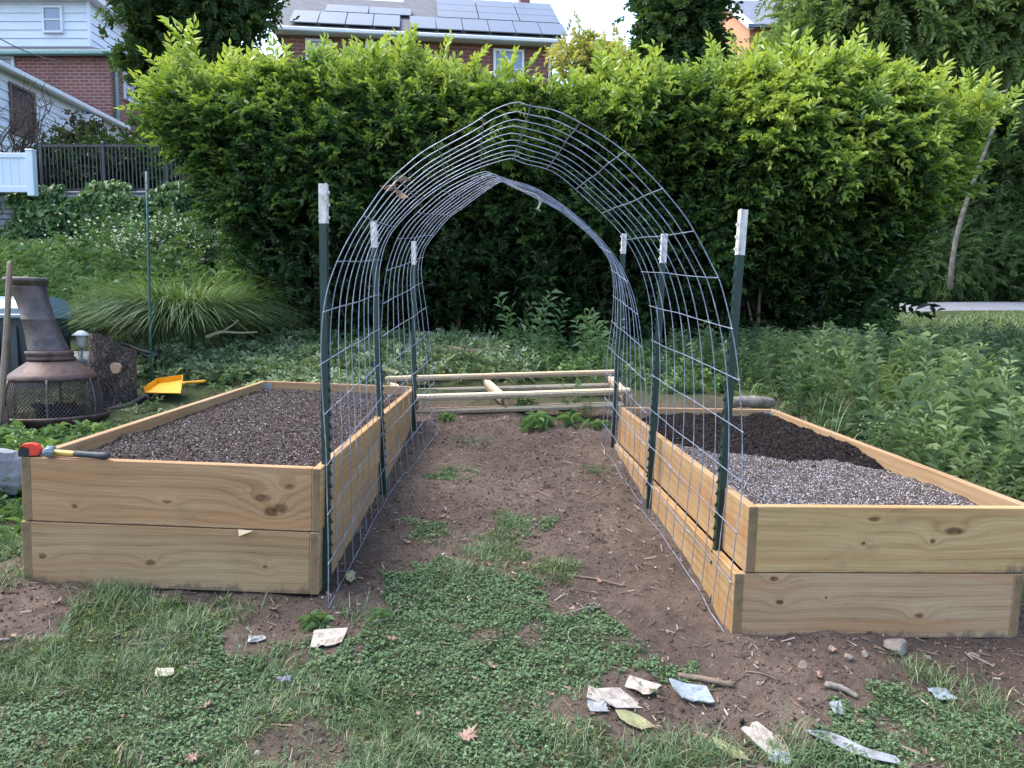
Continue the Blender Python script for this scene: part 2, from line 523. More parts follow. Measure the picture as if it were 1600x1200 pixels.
M['cable'] = plain('cable', (.02, .02, .022), None, .6)
M['paper'] = plain('torn_card', (.41, .37, .325), (.33, .29, .245), .9, 26, 0, .3, c3=(.15, .12, .095))
M['dryleaf'] = plain('dry_leaf', (.36, .24, .17), (.25, .15, .1), .7, 30, 0, .2)
M['paleleaf'] = plain('pale_dry_leaf', (.55, .50, .38), (.42, .36, .26), .7, 30, 0, .2)
M['limeleaf'] = plain('yellow_green_leaf', (.26, .28, .13), (.2, .2, .095), .7, 25, 0, .2, c3=(.15, .12, .07))
M['stone'] = plain('field_stone', (.28, .235, .19), (.17, .145, .125), .85, 9, 0, .5, c3=(.36, .31, .25))
M['slate'] = plain('grey_stone', (.25, .26, .28), (.16, .165, .18), .85, 9, 0, .5)
M['bark_pale'] = plain('pale_bark', (.26, .225, .185), (.17, .145, .12), .9, 9, 0, .8, c3=(.09, .075, .06))
M['stick'] = plain('dead_stick', (.2, .145, .105), (.13, .095, .07), .85, 14, 0, .4)
M['twine'] = plain('pale_twine', (.42, .40, .35), None, .9, 40)
M['plastic_film'] = plain('clear_film', (.32, .33, .335), (.24, .25, .26), .35, 22, 0, .3, c3=(.17, .16, .15))
M['cutwood'] = plain('cut_wood_face', (.46, .32, .21), (.36, .24, .15), .8, 14, 0, .2)


def bluecard():
    m, nt, p = newmat('printed_card'); n = N(nt); co = n.coord()
    f = n.noise(n.mapping(co, (14, 40, 1)), 1.0, 2)
    c = n.ramp(f, [(.40, (.34, .35, .35)), (.47, (.17, .25, .29)), (.52, (.33, .34, .34)), (.6, (.25, .31, .335)), (.7, (.34, .35, .34))])
    nt.links.new(c, p.inputs['Base Color']); p.inputs['Roughness'].default_value = .5
    return m


M['bluecard'] = bluecard()


def barkmat(name, c1, c2, c3):
    m, nt, p = newmat(name); n = N(nt); co = n.coord()
    wv = n.node('VectorMath', operation='ADD'); wn = n.node('TexNoise'); nt.links.new(co, wn.inputs['Vector']); wn.inputs['Scale'].default_value = 12
    ws = n.node('VectorMath', operation='SCALE'); nt.links.new(wn.outputs[1], ws.inputs[0]); ws.inputs['Scale'].default_value = .13
    nt.links.new(co, wv.inputs[0]); nt.links.new(ws.outputs[0], wv.inputs[1])
    f = n.vor(n.mapping(wv.outputs[0], (1, 1, .22)), 38, 'DISTANCE_TO_EDGE')
    g = n.noise(co, 9, 5)
    col = n.mix(n.maprange(f, .0, .16, 1, 0), n.ramp(g, [(.35, c1), (.65, c2)]), c3)
    nt.links.new(col, p.inputs['Base Color']); p.inputs['Roughness'].default_value = .9
    nt.links.new(n.bump(n.math('MINIMUM', f, .2), 1.0, .05), p.inputs['Normal'])
    return m


M['bark'] = barkmat('stump_bark', (.14, .11, .095), (.075, .057, .05), (.02, .016, .015))
M['darkbark'] = barkmat('dark_bark', (.035, .028, .025), (.022, .018, .016), (.008, .007, .006))
M['trunk'] = barkmat('tree_bark', (.12, .095, .075), (.075, .06, .05), (.03, .024, .02))


def brickmat(name, c1, c2, mort, sc=1.0):
    m, nt, p = newmat(name); n = N(nt); sep = n.node('SeparateXYZ'); nt.links.new(n.coord(), sep.inputs[0])
    cv = n.node('CombineXYZ'); nt.links.new(n.math('ADD', sep.outputs[0], sep.outputs[1]), cv.inputs[0]); nt.links.new(sep.outputs[2], cv.inputs[1])
    b = n.node('TexBrick'); nt.links.new(cv.outputs[0], b.inputs['Vector'])
    b.inputs['Color1'].default_value = (*c1, 1); b.inputs['Color2'].default_value = (*c2, 1); b.inputs['Mortar'].default_value = (*mort, 1)
    b.inputs['Scale'].default_value = 1.0; b.inputs['Mortar Size'].default_value = .016 * sc
    b.inputs['Brick Width'].default_value = .32 * sc; b.inputs['Row Height'].default_value = .115 * sc
    col = n.mix(n.maprange(n.noise(n.coord(), .8, 4), .35, .7, 0, .4), b.outputs[0], tuple(c * .6 for c in c2))
    nt.links.new(col, p.inputs['Base Color']); p.inputs['Roughness'].default_value = .9
    nt.links.new(n.bump(b.outputs[1], -.4, .02), p.inputs['Normal'])
    return m


M['brick'] = brickmat('red_brick', (.27, .105, .085), (.19, .075, .065), (.34, .25, .23), 1.25)
M['brick2'] = brickmat('far_red_brick', (.27, .10, .075), (.19, .07, .055), (.3, .2, .18), 1.3)
M['sunbrick'] = brickmat('sun_painted_brick', (.62, .27, .12), (.5, .2, .09), (.55, .35, .22), 1.4)  # tan brick whose orange carries the evening sunlight in its colour


def glassmat(name, c, rough=.08):
    m, nt, p = newmat(name); p.inputs['Base Color'].default_value = (*c, 1); p.inputs['Roughness'].default_value = rough
    p.inputs['Specular IOR Level'].default_value = .9
    return m


M['glass'] = glassmat('window_glass', (.05, .06, .075))
M['glass_blue'] = glassmat('window_blind_glass', (.22, .28, .38), .2)


def solarmat():
    m, nt, p = newmat('solar_cells'); n = N(nt); sep = n.node('SeparateXYZ'); nt.links.new(n.coord(), sep.inputs[0])
    b = n.node('TexBrick', offset=0.0); cv = n.node('CombineXYZ'); nt.links.new(sep.outputs[0], cv.inputs[0]); nt.links.new(sep.outputs[1], cv.inputs[1])
    nt.links.new(cv.outputs[0], b.inputs['Vector'])
    b.inputs['Color1'].default_value = (.075, .105, .14, 1); b.inputs['Color2'].default_value = (.085, .115, .15, 1); b.inputs['Mortar'].default_value = (.12, .15, .18, 1)
    b.inputs['Scale'].default_value = 1; b.inputs['Brick Width'].default_value = .16; b.inputs['Row Height'].default_value = .16; b.inputs['Mortar Size'].default_value = .008
    nt.links.new(b.outputs[0], p.inputs['Base Color']); p.inputs['Roughness'].default_value = .3; p.inputs['Specular IOR Level'].default_value = .35
    return m


M['solar'] = solarmat()


def groundmat():
    m, nt, p = newmat('yard_soil'); n = N(nt); co = n.coord('Object')
    g = n.attr('grass'); far = n.attr('far')
    a = n.noise(co, 1.3, 5, .6); b = n.noise(co, 14, 6, .7); c = n.noise(co, 90, 4, .7)
    soil = n.ramp(a, [(.3, (.068, .051, .041)), (.5, (.11, .082, .064)), (.72, (.165, .124, .096))])
    soil = n.mix(n.maprange(b, .42, .72, 0, .75), soil, (.045, .032, .027))
    soil = n.mix(n.maprange(c, .58, .76, 0, .6), soil, (.27, .2, .155))
    soil = n.mix(n.maprange(n.vor(co, 160, 'F1'), .0, .22, .5, 0), soil, (.22, .165, .13))
    turf = n.ramp(b, [(.35, (.035, .05, .022)), (.65, (.07, .075, .04))])
    col = n.mix(g, soil, turf)
    wild = n.ramp(b, [(.35, (.03, .05, .018)), (.65, (.06, .085, .03))])
    col = n.mix(far, col, wild)
    nt.links.new(col, p.inputs['Base Color']); p.inputs['Roughness'].default_value = .95; p.inputs['Specular IOR Level'].default_value = .15
    h = n.math('ADD', n.math('MULTIPLY', b, 1.0), n.math('MULTIPLY', c, .5))
    nt.links.new(n.bump(h, .8, .03), p.inputs['Normal'])
    return m


M['ground'] = groundmat()


def clodmat():
    m, nt, p = newmat('soil_crumbs'); n = N(nt)
    col = n.ramp(n.attr('tint'), [(0, (.042, .032, .026)), (.5, (.115, .086, .067)), (.8, (.205, .16, .125)), (1, (.40, .35, .29))])
    nt.links.new(col, p.inputs['Base Color']); p.inputs['Roughness'].default_value = .95; p.inputs['Specular IOR Level'].default_value = .1
    return m


M['clod'] = clodmat()


def grainmat(name, stops):
    m, nt, p = newmat(name); n = N(nt)
    nt.links.new(n.ramp(n.attr('tint'), stops), p.inputs['Base Color']); p.inputs['Roughness'].default_value = .9
    p.inputs['Specular IOR Level'].default_value = .15
    return m


M['mix_soil'] = plain('potting_soil', (.06, .044, .04), (.1, .078, .07), .95, 60, 0, .9, spec=.1, c3=(.035, .026, .024), bscale=140)
M['compost'] = plain('black_compost', (.008, .006, .006), (.016, .012, .012), .9, 50, 0, .9, spec=.2, bscale=120)
M['perlite'] = grainmat('perlite_grains', [(0, (.035, .026, .022)), (.4, (.105, .078, .064)), (.58, (.19, .15, .125)), (.68, (.32, .31, .305)), (1, (.58, .57, .57))])
M['compost_crumb'] = grainmat('compost_crumbs', [(0, (.008, .006, .006)), (.9, (.028, .02, .018)), (1, (.1, .07, .05))])

G_D, G_M, G_L = (.022, .05, .018), (.05, .105, .03), (.12, .19, .055)
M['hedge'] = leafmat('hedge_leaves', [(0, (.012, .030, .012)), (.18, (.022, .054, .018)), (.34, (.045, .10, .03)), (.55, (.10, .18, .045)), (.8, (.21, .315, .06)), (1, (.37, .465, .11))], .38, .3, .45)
M['maple'] = leafmat('maple_leaves', [(0, (.018, .04, .018)), (.5, (.05, .10, .035)), (1, (.13, .20, .05))], .5, .3, .35)
M['woods'] = leafmat('woodland_leaves', [(0, (.05, .095, .045)), (.5, (.125, .20, .08)), (1, (.25, .34, .14))], .5, .4, .35)
M['sunny'] = leafmat('sunlit_leaves', [(0, (.16, .2, .06)), (1, (.46, .44, .17))], .5, .4, .3)
M['reddish'] = leafmat('purple_leaves', [(0, (.03, .022, .02)), (.6, (.05, .06, .03)), (1, (.12, .05, .04))], .5, .2, .3)
M['ivy'] = leafmat('ivy_leaves', [(0, (.036, .078, .036)), (.5, (.095, .18, .07)), (1, (.22, .32, .13))], .42, .2, .45)
M['weed'] = leafmat('weed_leaves', [(0, (.035, .07, .034)), (.5, (.095, .16, .066)), (1, (.24, .32, .14))], .5, .25, .4)
M['weed2'] = leafmat('bank_weed_leaves', [(0, (.034, .074, .032)), (.5, (.095, .175, .065)), (1, (.22, .33, .13))], .5, .25, .4)
M['reed'] = leafmat('ornamental_grass_blades', [(0, (.045, .10, .045)), (.5, (.12, .20, .085)), (1, (.32, .42, .24))], .45, .25, .4)
M['lawn'] = leafmat('lawn_blades', [(0, (.04, .075, .032)), (.5, (.10, .165, .07)), (.8, (.19, .26, .12)), (1, (.40, .37, .22))], .5, .25, .4)
M['clover'] = leafmat('clover_leaves', [(0, (.04, .085, .035)), (.5, (.10, .18, .075)), (1, (.22, .32, .16))], .5, .25, .4)
M['cuttings'] = leafmat('wilted_cuttings', [(0, (.05, .085, .035)), (.5, (.12, .18, .08)), (1, (.36, .43, .28))], .5, .2, .45)
M['petal'] = leafmat('white_petals', [(0, (.42, .52, .45)), (1, (.70, .76, .72))], .6, .2, .3)


# ================================================================ terrain
def tps_fit(P):
    P = np.array(P, float); X = P[:, :2]; z = P[:, 2]; n = len(P)
    r = np.linalg.norm(X[:, None] - X[None], axis=2); K = r**2 * np.log(r + 1e-9)
    A = np.zeros((n + 3, n + 3)); A[:n, :n] = K + np.eye(n) * .02; A[:n, n] = 1; A[:n, n+1:] = X; A[n, :n] = 1; A[n+1:, :n] = X.T
    return X, np.linalg.solve(A, np.concatenate([z, np.zeros(3)]))


CP = [U(800, 1200, 2.2), U(0, 1200, 2.1), U(1600, 1200, 2.3), (-2.18, 3.2, .24), (-.86, 3.19, .17), U(513, 955, 3.1), U(1131, 984, 3.05),
      U(1597, 1001, 3.05), U(800, 780, 4.6), U(650, 672, 6.0), U(955, 697, 5.85), U(790, 648, 6.4), U(740, 552, 8.5), U(800, 532, 9.6),
      (3.7, 6.5, .55), (3.0, 4.2, .25), (4.5, 4, .15), (6, 9, .9), U(1500, 492, 13), U(1500, 474, 16), (12, 13, 1.5), (12, 16, 1.8), (0, 13, 1.55), (0, 16, 1.8),
      U(90, 655, 6.2), U(290, 540, 8.5), U(430, 540, 8.8), (-8.6, 15.6, 3.1), (-11, 15.6, 3.1), (-6.2, 15.6, 3.0), (-5.5, 12, 1.75), (-8, 12, 1.95), (-10, 9, 1.3),
      (-9, 17, 3.7), (-13, 17.5, 3.9), (0, 22, 2.6), (0, 30, 5.0), (-10, 30, 6), (-20, 30, 6.5), (10, 25, 2.8), (20, 22, 2.6), (25, 40, 4.5),
      (-60, 60, 9), (60, 60, 7), (0, 60, 9), (-150, 200, 10), (150, 200, 10), (0, 250, 10), (0, -10, -1.2), (-25, -10, -.4), (25, -10, -1.8),
      (-10, 4, .9), (12, 5, .2), (-4.5, 4.5, .5), (-150, -20, 0), (150, -20, -1)]
TX, TW = tps_fit(CP)


def h0(x, y):
    x = np.atleast_1d(np.asarray(x, float)); y = np.atleast_1d(np.asarray(y, float)); out = np.empty(x.size)
    xf, yf = x.ravel(), y.ravel()
    for a in range(0, x.size, 20000):
        r2 = (xf[a:a+20000, None] - TX[None, :, 0])**2 + (yf[a:a+20000, None] - TX[None, :, 1])**2
        out[a:a+20000] = (.5 * r2 * np.log(r2 + 1e-12)) @ TW[:-3] + TW[-3] + TW[-2] * xf[a:a+20000] + TW[-1] * yf[a:a+20000]
    return out.reshape(x.shape)


def h(x, y):
    """ground height with its lumps"""
    x = np.asarray(x, float); y = np.asarray(y, float)
    near = np.clip((8.5 - y) / 1.5, 0, 1)
    return h0(x, y) + near * ((fbm(x, y, 3.0, 3, 3) - .5) * .075 + (fbm(x, y, 13., 3, 5) - .5) * .034)


def hz(x, y): return float(np.ravel(h(np.array([x]), np.array([y])))[0])


def G(px, py):
    """where the ray of a pixel meets the ground"""
    a, b = ray(px, py); lo, hi = .8, 60.
    ys = np.linspace(lo, hi, 1500)
    f = CAMH + b * ys - h(a * ys, ys)
    k = np.where(f < 0)[0]
    Y = ys[k[0]] if len(k) else hi
    if len(k) and k[0] > 0:
        f0, f1 = f[k[0]-1], f[k[0]]; Y = ys[k[0]-1] + (ys[k[0]] - ys[k[0]-1]) * f0 / (f0 - f1)
    return (a * Y, Y, CAMH + b * Y)


def poly_xy(pix): return np.array([G(*p)[:2] for p in pix])


def inside(poly, x, y):
    c = np.zeros(x.shape, bool); n = len(poly)
    for i in range(n):
        x0, y0 = poly[i]; x1, y1 = poly[(i + 1) % n]
        m = (y0 > y) != (y1 > y)
        c ^= m & (x < (x1 - x0) * (y - y0) / (y1 - y0 + 1e-12) + x0)
    return c


LAWN = poly_xy([(-150, 1080), (0, 1012), (60, 990), (110, 955), (150, 922), (230, 930), (300, 948), (350, 960), (330, 990), (400, 1035), (470, 1045), (520, 1020), (560, 975), (600, 955),
                (612, 905), (660, 885), (740, 882), (830, 892), (860, 930), (920, 955), (985, 990), (1000, 1030), (1080, 1050), (1110, 1090), (1020, 1070), (960, 1040), (900, 1100), (930, 1150), (1020, 1180), (1150, 1200)])
LAWN = np.concatenate([LAWN, [[.8, 1.2], [-4.5, 1.2], [-4.5, 3.4]]])
LAWN2 = np.concatenate([poly_xy([(1190, 1200), (1270, 1135), (1330, 1090), (1400, 1062), (1470, 1090), (1600, 1140)]), [[5, 2.2], [5, 1.2], [.85, 1.2]]])
TUFTS = [(G(*p)[:2], r) for p, r in (((790, 842), .07), ((880, 887), .09), ((700, 742), .1), ((670, 832), .09), ((775, 862), .12), ((800, 815), .07), ((860, 820), .05), ((740, 690), .1), ((480, 1010), .05), ((935, 730), .07))]
SIDE_L = np.array([[-2.3, 3.1], [-2.6, 4.6], [-4.5, 6], [-6, 4], [-4.2, 3.2], [-3.4, 3.0]])      # grass beside the left bed


def grassmask(x, y):
    jx = x + (fbm(x, y, 9, 2, 21) - .5) * .28; jy = y + (fbm(x, y, 9, 2, 22) - .5) * .28
    m = (inside(LAWN, jx, jy) | inside(LAWN2, jx, jy) | inside(SIDE_L, jx, jy)).astype(float)
    m *= np.clip((fbm(x, y, 4.5, 3, 23) - .30) * 7, .12, 1)
    for (tx, ty), r in TUFTS:
        m = np.maximum(m, np.clip(1.6 - np.hypot(jx - tx, (jy - ty) * .8) / r, 0, .8))
    return m


def graded(lo, a, b, hi, step, grow=1.16, cap=9.0):
    c = list(np.arange(a, b, step)); s = step; v = c[-1]
    while v < hi: s = min(s * grow, cap); v += s; c.append(v)
    s = step; v = c[0]; pre = []
    while v > lo: s = min(s * grow, cap); v -= s; pre.append(v)
    return np.array(pre[::-1] + c)


gx = graded(-170, -2.6, 2.8, 170, .022, 1.07); gy = graded(-20, 1.9, 6.6, 260, .026, 1.06)
XX, YY = np.meshgrid(gx, gy)
ZZ = h(XX, YY)
nx_, ny_ = len(gx), len(gy)
ii = (np.arange(ny_ - 1)[:, None] * nx_ + np.arange(nx_ - 1)[None]).ravel()
GQ = np.stack([ii, ii + 1, ii + nx_ + 1, ii + nx_], 1)
gm = grassmask(XX.ravel(), YY.ravel())
far = np.clip((YY.ravel() - 6.7 + (fbm(XX.ravel(), YY.ravel(), 2, 2, 9) - .5) * 1.5) / .8, 0, 1) * .9
far = np.maximum(far, np.clip((np.abs(XX.ravel() - .1) - 2.6) / .5, 0, .85) * (YY.ravel() > 3.6))
g = mesh_obj('ground', np.stack([XX.ravel(), YY.ravel(), ZZ.ravel()], 1), GQ, M['ground'], None, None, True, {'grass': gm, 'far': far})
tag(g, kind='structure')

# the paved lane behind the hedge
rx = np.linspace(-3, 45, 97); rt = np.linspace(0, 1, 7)
RX, RT = np.meshgrid(rx, rt)
RY = 13.4 + RT * 2.5 + .25 * np.sin(RX * .15)
RZ = h0(RX, RY) + .035 + .02 * np.sin(RT * PI) - .07 * (np.abs(2 * RT - 1) > .99)
i2 = (np.arange(6)[:, None] * 97 + np.arange(96)[None]).ravel()
rd = mesh_obj('road', np.stack([RX.ravel(), RY.ravel(), RZ.ravel()], 1), np.stack([i2, i2 + 1, i2 + 98, i2 + 97], 1), M['road'], None, None, True)
tag(rd, kind='structure')

# ================================================================ raised beds
HB = .286
TH = .040


def make_bed(label, org, yaw, tx, ty, L, W, sgn, lower_shift, upper_shift, mats):
    """local x runs outward from the path, y back, z up"""
    root = empty('raised_garden_bed', org, label, 'raised bed')
    X = Vector((math.cos(yaw), math.sin(yaw), tx)).normalized()
    Yv = Vector((-math.sin(yaw), math.cos(yaw), ty)).normalized()
    Z = X.cross(Yv).normalized(); Yv = Z.cross(X)
    root.matrix_world = Matrix.Translation(org) @ Matrix((X, Yv, Z)).transposed().to_4x4()
    for tier in (0, 1):
        sh = (lower_shift, upper_shift)[tier]
        z0 = tier * (HB + .004)
        hgt = HB
        mt = mats[tier]

        def board(x, y, along_y, ln, mat, flip=False):
            b = MB(); b.box((0, -TH / 2, 0), (ln, TH / 2, hgt), None, .5, .003)
            o = b.build('board', mat, root)
            o.location = (x, y, z0)
            if along_y: o.rotation_euler = (0, 0, PI / 2)
            return o
        i0 = sgn * TH / 2 + sh
        o1 = sgn * (W - TH / 2) + sh
        board(i0, 0, True, L, M['wood'])
        board(o1, 0.002, True, L - .004, M['wood'])
        xa, xb = sorted((sgn * TH + sh, sgn * (W - TH) + sh))
        board(xa + .001, TH / 2 + .002, False, xb - xa - .002, mt)
        board(xa + .001, L - TH / 2 - .004, False, xb - xa - .002, M['wood'])
    # galvanised corner angles inside the upper tier
    for cx, s2 in ((sgn * TH + upper_shift, sgn), (sgn * (W - TH) + upper_shift, -sgn)):
        b = MB()
        yb = L - TH - .006
        x0, x1 = sorted((cx + s2 * .002, cx + s2 * .055))
        b.box((x0, yb - .0045, HB + .1), (x1, yb - .001, 2 * HB - .012))
        x0, x1 = sorted((cx + s2 * .001, cx + s2 * .0045))
        b.box((x0, yb - .055, HB + .1), (x1, yb - .006, 2 * HB - .012))
        for k in range(4):
            zc = 2 * HB - .04 - k * .035
            Mx = Matrix.Translation((cx + s2 * .03, yb - .005, zc)) @ Matrix.Rotation(PI / 2, 4, 'X')
            b.prism([(.006 * math.cos(t), .006 * math.sin(t)) for t in np.arange(6) * PI / 3], 0, .004, Mx)
        b.build('corner_bracket', M['galv'], root)
    return root


bedL = make_bed('left raised bed of two stacked pine boards filled level with speckled potting soil', (-.8605, 3.1947, .187), -.0052, -.0379, .0297, 3.10, 1.32, -1, -.004, .004,
                (M['wood_lb'], M['wood_lt']))
bedR = make_bed('right raised bed of two stacked pine boards holding pale and black soil', (.9527, 3.0273, .061), .0441, -.0183, .0304, 2.87, 1.26, 1, -.022, .022,
                (M['wood_rb'], M['wood_rt']))
bpy.context.view_layer.update()


def soil_sheet(name, bed, x0, x1, y0, y1, zf, mat, n=110):
    xs = np.linspace(x0, x1, n); ys = np.linspace(y0, y1, int(n * 2)); A, Bq = np.meshgrid(xs, ys)
    Zq = zf(A, Bq)
    P = np.stack([A.ravel(), Bq.ravel(), Zq.ravel()], 1)
    mw = np.array(bed.matrix_world)
    P = P @ mw[:3, :3].T + mw[:3, 3]
    nn = len(xs)
    i = (np.arange(len(ys) - 1)[:, None] * nn + np.arange(nn - 1)[None]).ravel()
    return P, np.stack([i, i + 1, i + nn + 1, i + nn], 1)


def grain_tmpl(k):
    r = np.random.default_rng(k)
    V = np.array([(1, 0, 0), (-1, 0, 0), (0, 1, 0), (0, -1, 0), (0, 0, 1), (0, 0, -1)], float) * r.uniform(.55, 1.2, (6, 1)) * np.array([1, .75, .6])
    Q = np.array([(0, 2, 4), (2, 1, 4), (1, 3, 4), (3, 0, 4), (2, 0, 5), (1, 2, 5), (3, 1, 5), (0, 3, 5)])
    return V, Q, np.zeros(6)


GR = [grain_tmpl(k) for k in range(5)]


def grains(P, size, tint):
    k = len(P)
    R = euler_mats(rng.uniform(0, 2*PI, k), rng.uniform(-1, 1, k), rng.uniform(0, 6, k))
    return scatter(GR, P, R, size, tint)


def to_world(bed, P):
    mw = np.array(bed.matrix_world); return P @ mw[:3, :3].T + mw[:3, 3]


TOP = 2 * HB + .004
zL = lambda x, y: TOP - .062 + (fbm(x, y, 4, 3, 31) - .5) * .035 + (fbm(x, y, 30, 2, 33) - .5) * .014 - .012 * np.clip(y - 2.4, 0, 1)
P, Q = soil_sheet('s', bedL, -1.29, -.03, .03, 3.07, zL, None)
tag(mesh_obj('potting_soil', P, Q, M['mix_soil'], None, None, True), 'brown potting soil speckled with white perlite filling the left bed', 'soil', kind='stuff')
k = 60000
x = rng.uniform(-1.275, -.045, k); y = .05 + 3.0 * rng.random(k)**1.25
sz = .0013 + rng.gamma(1.6, .0011, k).clip(0, .006); ti = np.where(rng.random(k) < .20, rng.uniform(.7, 1, k), rng.uniform(0, .55, k))
sz = np.where(ti < .6, sz * 1.8, sz)
V, Q, T = grains(to_world(bedL, np.stack([x, y, zL(x, y) + sz * .35], 1)), sz, ti)
tag(mesh_obj('perlite', V, Q, M['perlite'], None, T), 'white perlite and bark crumbs over the left bed soil', 'perlite', kind='stuff')

# right bed: pale mix in front and along the path, black compost heaped at the back
def edgeR(x): return 1.45 - .38 * np.clip((x - .1) / 1.1, 0, 1) + (fbm(x, x * 0 + 3.3, 5, 2, 41) - .5) * .25
zR = lambda x, y: TOP - .05 - .03 * np.clip(x / 1.2, 0, 1) - .05 * np.clip((y - 1.0) / 1.2, 0, 1) + (fbm(x, y, 4, 3, 43) - .5) * .05 + (fbm(x, y, 28, 2, 45) - .5) * .014
def zC(x, y):
    t = np.clip((y - edgeR(x)) / .35, -1, 1) + np.clip((x - .10 - .1 * (2.2 - y)) / .3, -1, 1) * .0
    t = np.minimum(t, np.clip((x - .16 + .12 * np.clip(y - 1.5, -1, .9)) / .3, -1, 1))
    return TOP - .10 + .065 * np.clip(t, -1, 1) - .02 * np.clip((y - 2.2), 0, 1) + (fbm(x, y, 7, 3, 47) - .5) * .055 + (fbm(x, y, 40, 2, 48) - .5) * .018
P, Q = soil_sheet('s', bedR, .03, 1.24, .03, 2.84, zR, None)
tag(mesh_obj('potting_soil', P, Q, M['mix_soil'], None, None, True), 'pale perlite potting soil in the front of the right bed', 'soil', kind='stuff')
P, Q = soil_sheet('s', bedR, .031, 1.239, .5, 2.835, zC, None)
tag(mesh_obj('compost', P, Q, M['compost'], None, None, True), 'black compost dumped in the back of the right bed', 'compost', kind='stuff')
k = 66000
x = rng.uniform(.045, 1.225, k); y = .05 + 2.1 * rng.random(k)**1.2
ok = zR(x, y) > zC(x, y) - .002
x, y = x[ok], y[ok]; k = len(x)
sz = .0013 + rng.gamma(1.6, .0011, k).clip(0, .006); ti = np.where(rng.random(k) < .36, rng.uniform(.68, 1, k), rng.uniform(0, .6, k))
V, Q, T = grains(to_world(bedR, np.stack([x, y, zR(x, y) + sz * .35], 1)), sz, ti)
tag(mesh_obj('perlite', V, Q, M['perlite'], None, T), 'thick white perlite grains over the pale soil of the right bed', 'perlite', kind='stuff')
k = 16000
x = rng.uniform(.045, 1.225, k); y = rng.uniform(.5, 2.8, k)
ok = zC(x, y) > zR(x, y); x, y = x[ok], y[ok]; k = len(x)
sz = rng.uniform(.003, .012, k)
V, Q, T = grains(to_world(bedR, np.stack([x, y, zC(x, y) + sz * .3], 1)), sz, rng.random(k))
tag(mesh_obj('compost_crumbs', V, Q, M['compost_crumb'], None, T), 'loose black crumbs on the compost heap', 'compost', kind='stuff')


# ================================================================ wire arch
def catmull(P, n):
    P = np.asarray(P, float); m = len(P)
    Pe = np.concatenate([[2*P[0]-P[1]], P, [2*P[-1]-P[-2]]]); out = []
    for i in range(m - 1):
        p0, p1, p2, p3 = Pe[i:i+4]; t = np.linspace(0, 1, 14, endpoint=False)[:, None]
        out.append(.5*((2*p1) + (-p0+p2)*t + (2*p0-5*p1+4*p2-p3)*t**2 + (-p0+3*p1-3*p2+p3)*t**3))
    out = np.concatenate(out + [P[-1:]])
    s = np.concatenate([[0], np.cumsum(np.linalg.norm(np.diff(out, axis=0), axis=1))])
    u = np.linspace(0, s[-1], n)
    return np.stack([np.interp(u, s, out[:, k]) for k in range(3)], 1)


def hoop(pix, YL, YR, n=150):
    m = len(pix); pts = []
    for i, (px, py) in enumerate(pix):
        Y = YL + (YR - YL) * i / (m - 1)
        pts.append(U(px, py, Y))
    return catmull(pts, n)


F1 = hoop([(513, 955), (512, 860), (510, 780), (509, 706), (504, 615), (502, 538), (507, 475), (520, 425), (543, 375), (572, 330), (601, 290), (632, 261), (662, 237), (700, 215), (740, 193), (772, 172), (800, 161), (815, 160), (828, 165),
           (869, 173), (912, 195), (945, 215), (978, 240), (1010, 270), (1041, 304), (1070, 340), (1093, 378), (1112, 414), (1128, 448), (1146, 520), (1156, 595), (1160, 686), (1158, 775), (1150, 836), (1141, 912), (1131, 984)], 3.10, 3.05)
B1 = hoop([(606, 778), (600, 700), (596, 630), (592, 540), (591, 450), (597, 400), (612, 364), (640, 332), (670, 306), (705, 283), (745, 264), (790, 250), (803, 250), (820, 257), (850, 264), (876, 277), (916, 311), (957, 349), (988, 390),
           (1008, 440), (1018, 502), (1019, 600), (1013, 700), (1003, 800)], 4.60, 4.50)
F2 = hoop([(610, 776), (602, 700), (598, 630), (596, 540), (600, 450), (610, 400), (628, 360), (655, 330), (690, 300), (730, 278), (757, 268), (768, 270), (790, 279), (830, 291), (865, 311), (900, 338), (945, 382), (975, 425),
           (995, 480), (1006, 560), (1010, 640), (1008, 720), (1003, 797)], 4.66, 4.56)
B2 = hoop([(684, 674), (678, 600), (672, 538), (665, 480), (660, 448), (658, 421), (662, 395), (672, 376), (700, 342), (727, 322), (752, 303), (775, 288), (787, 285), (805, 295), (840, 312), (876, 331), (916, 362), (940, 388),
           (953, 410), (958, 440), (957, 493), (950, 547), (946, 619), (940, 700)], 6.02, 5.85)


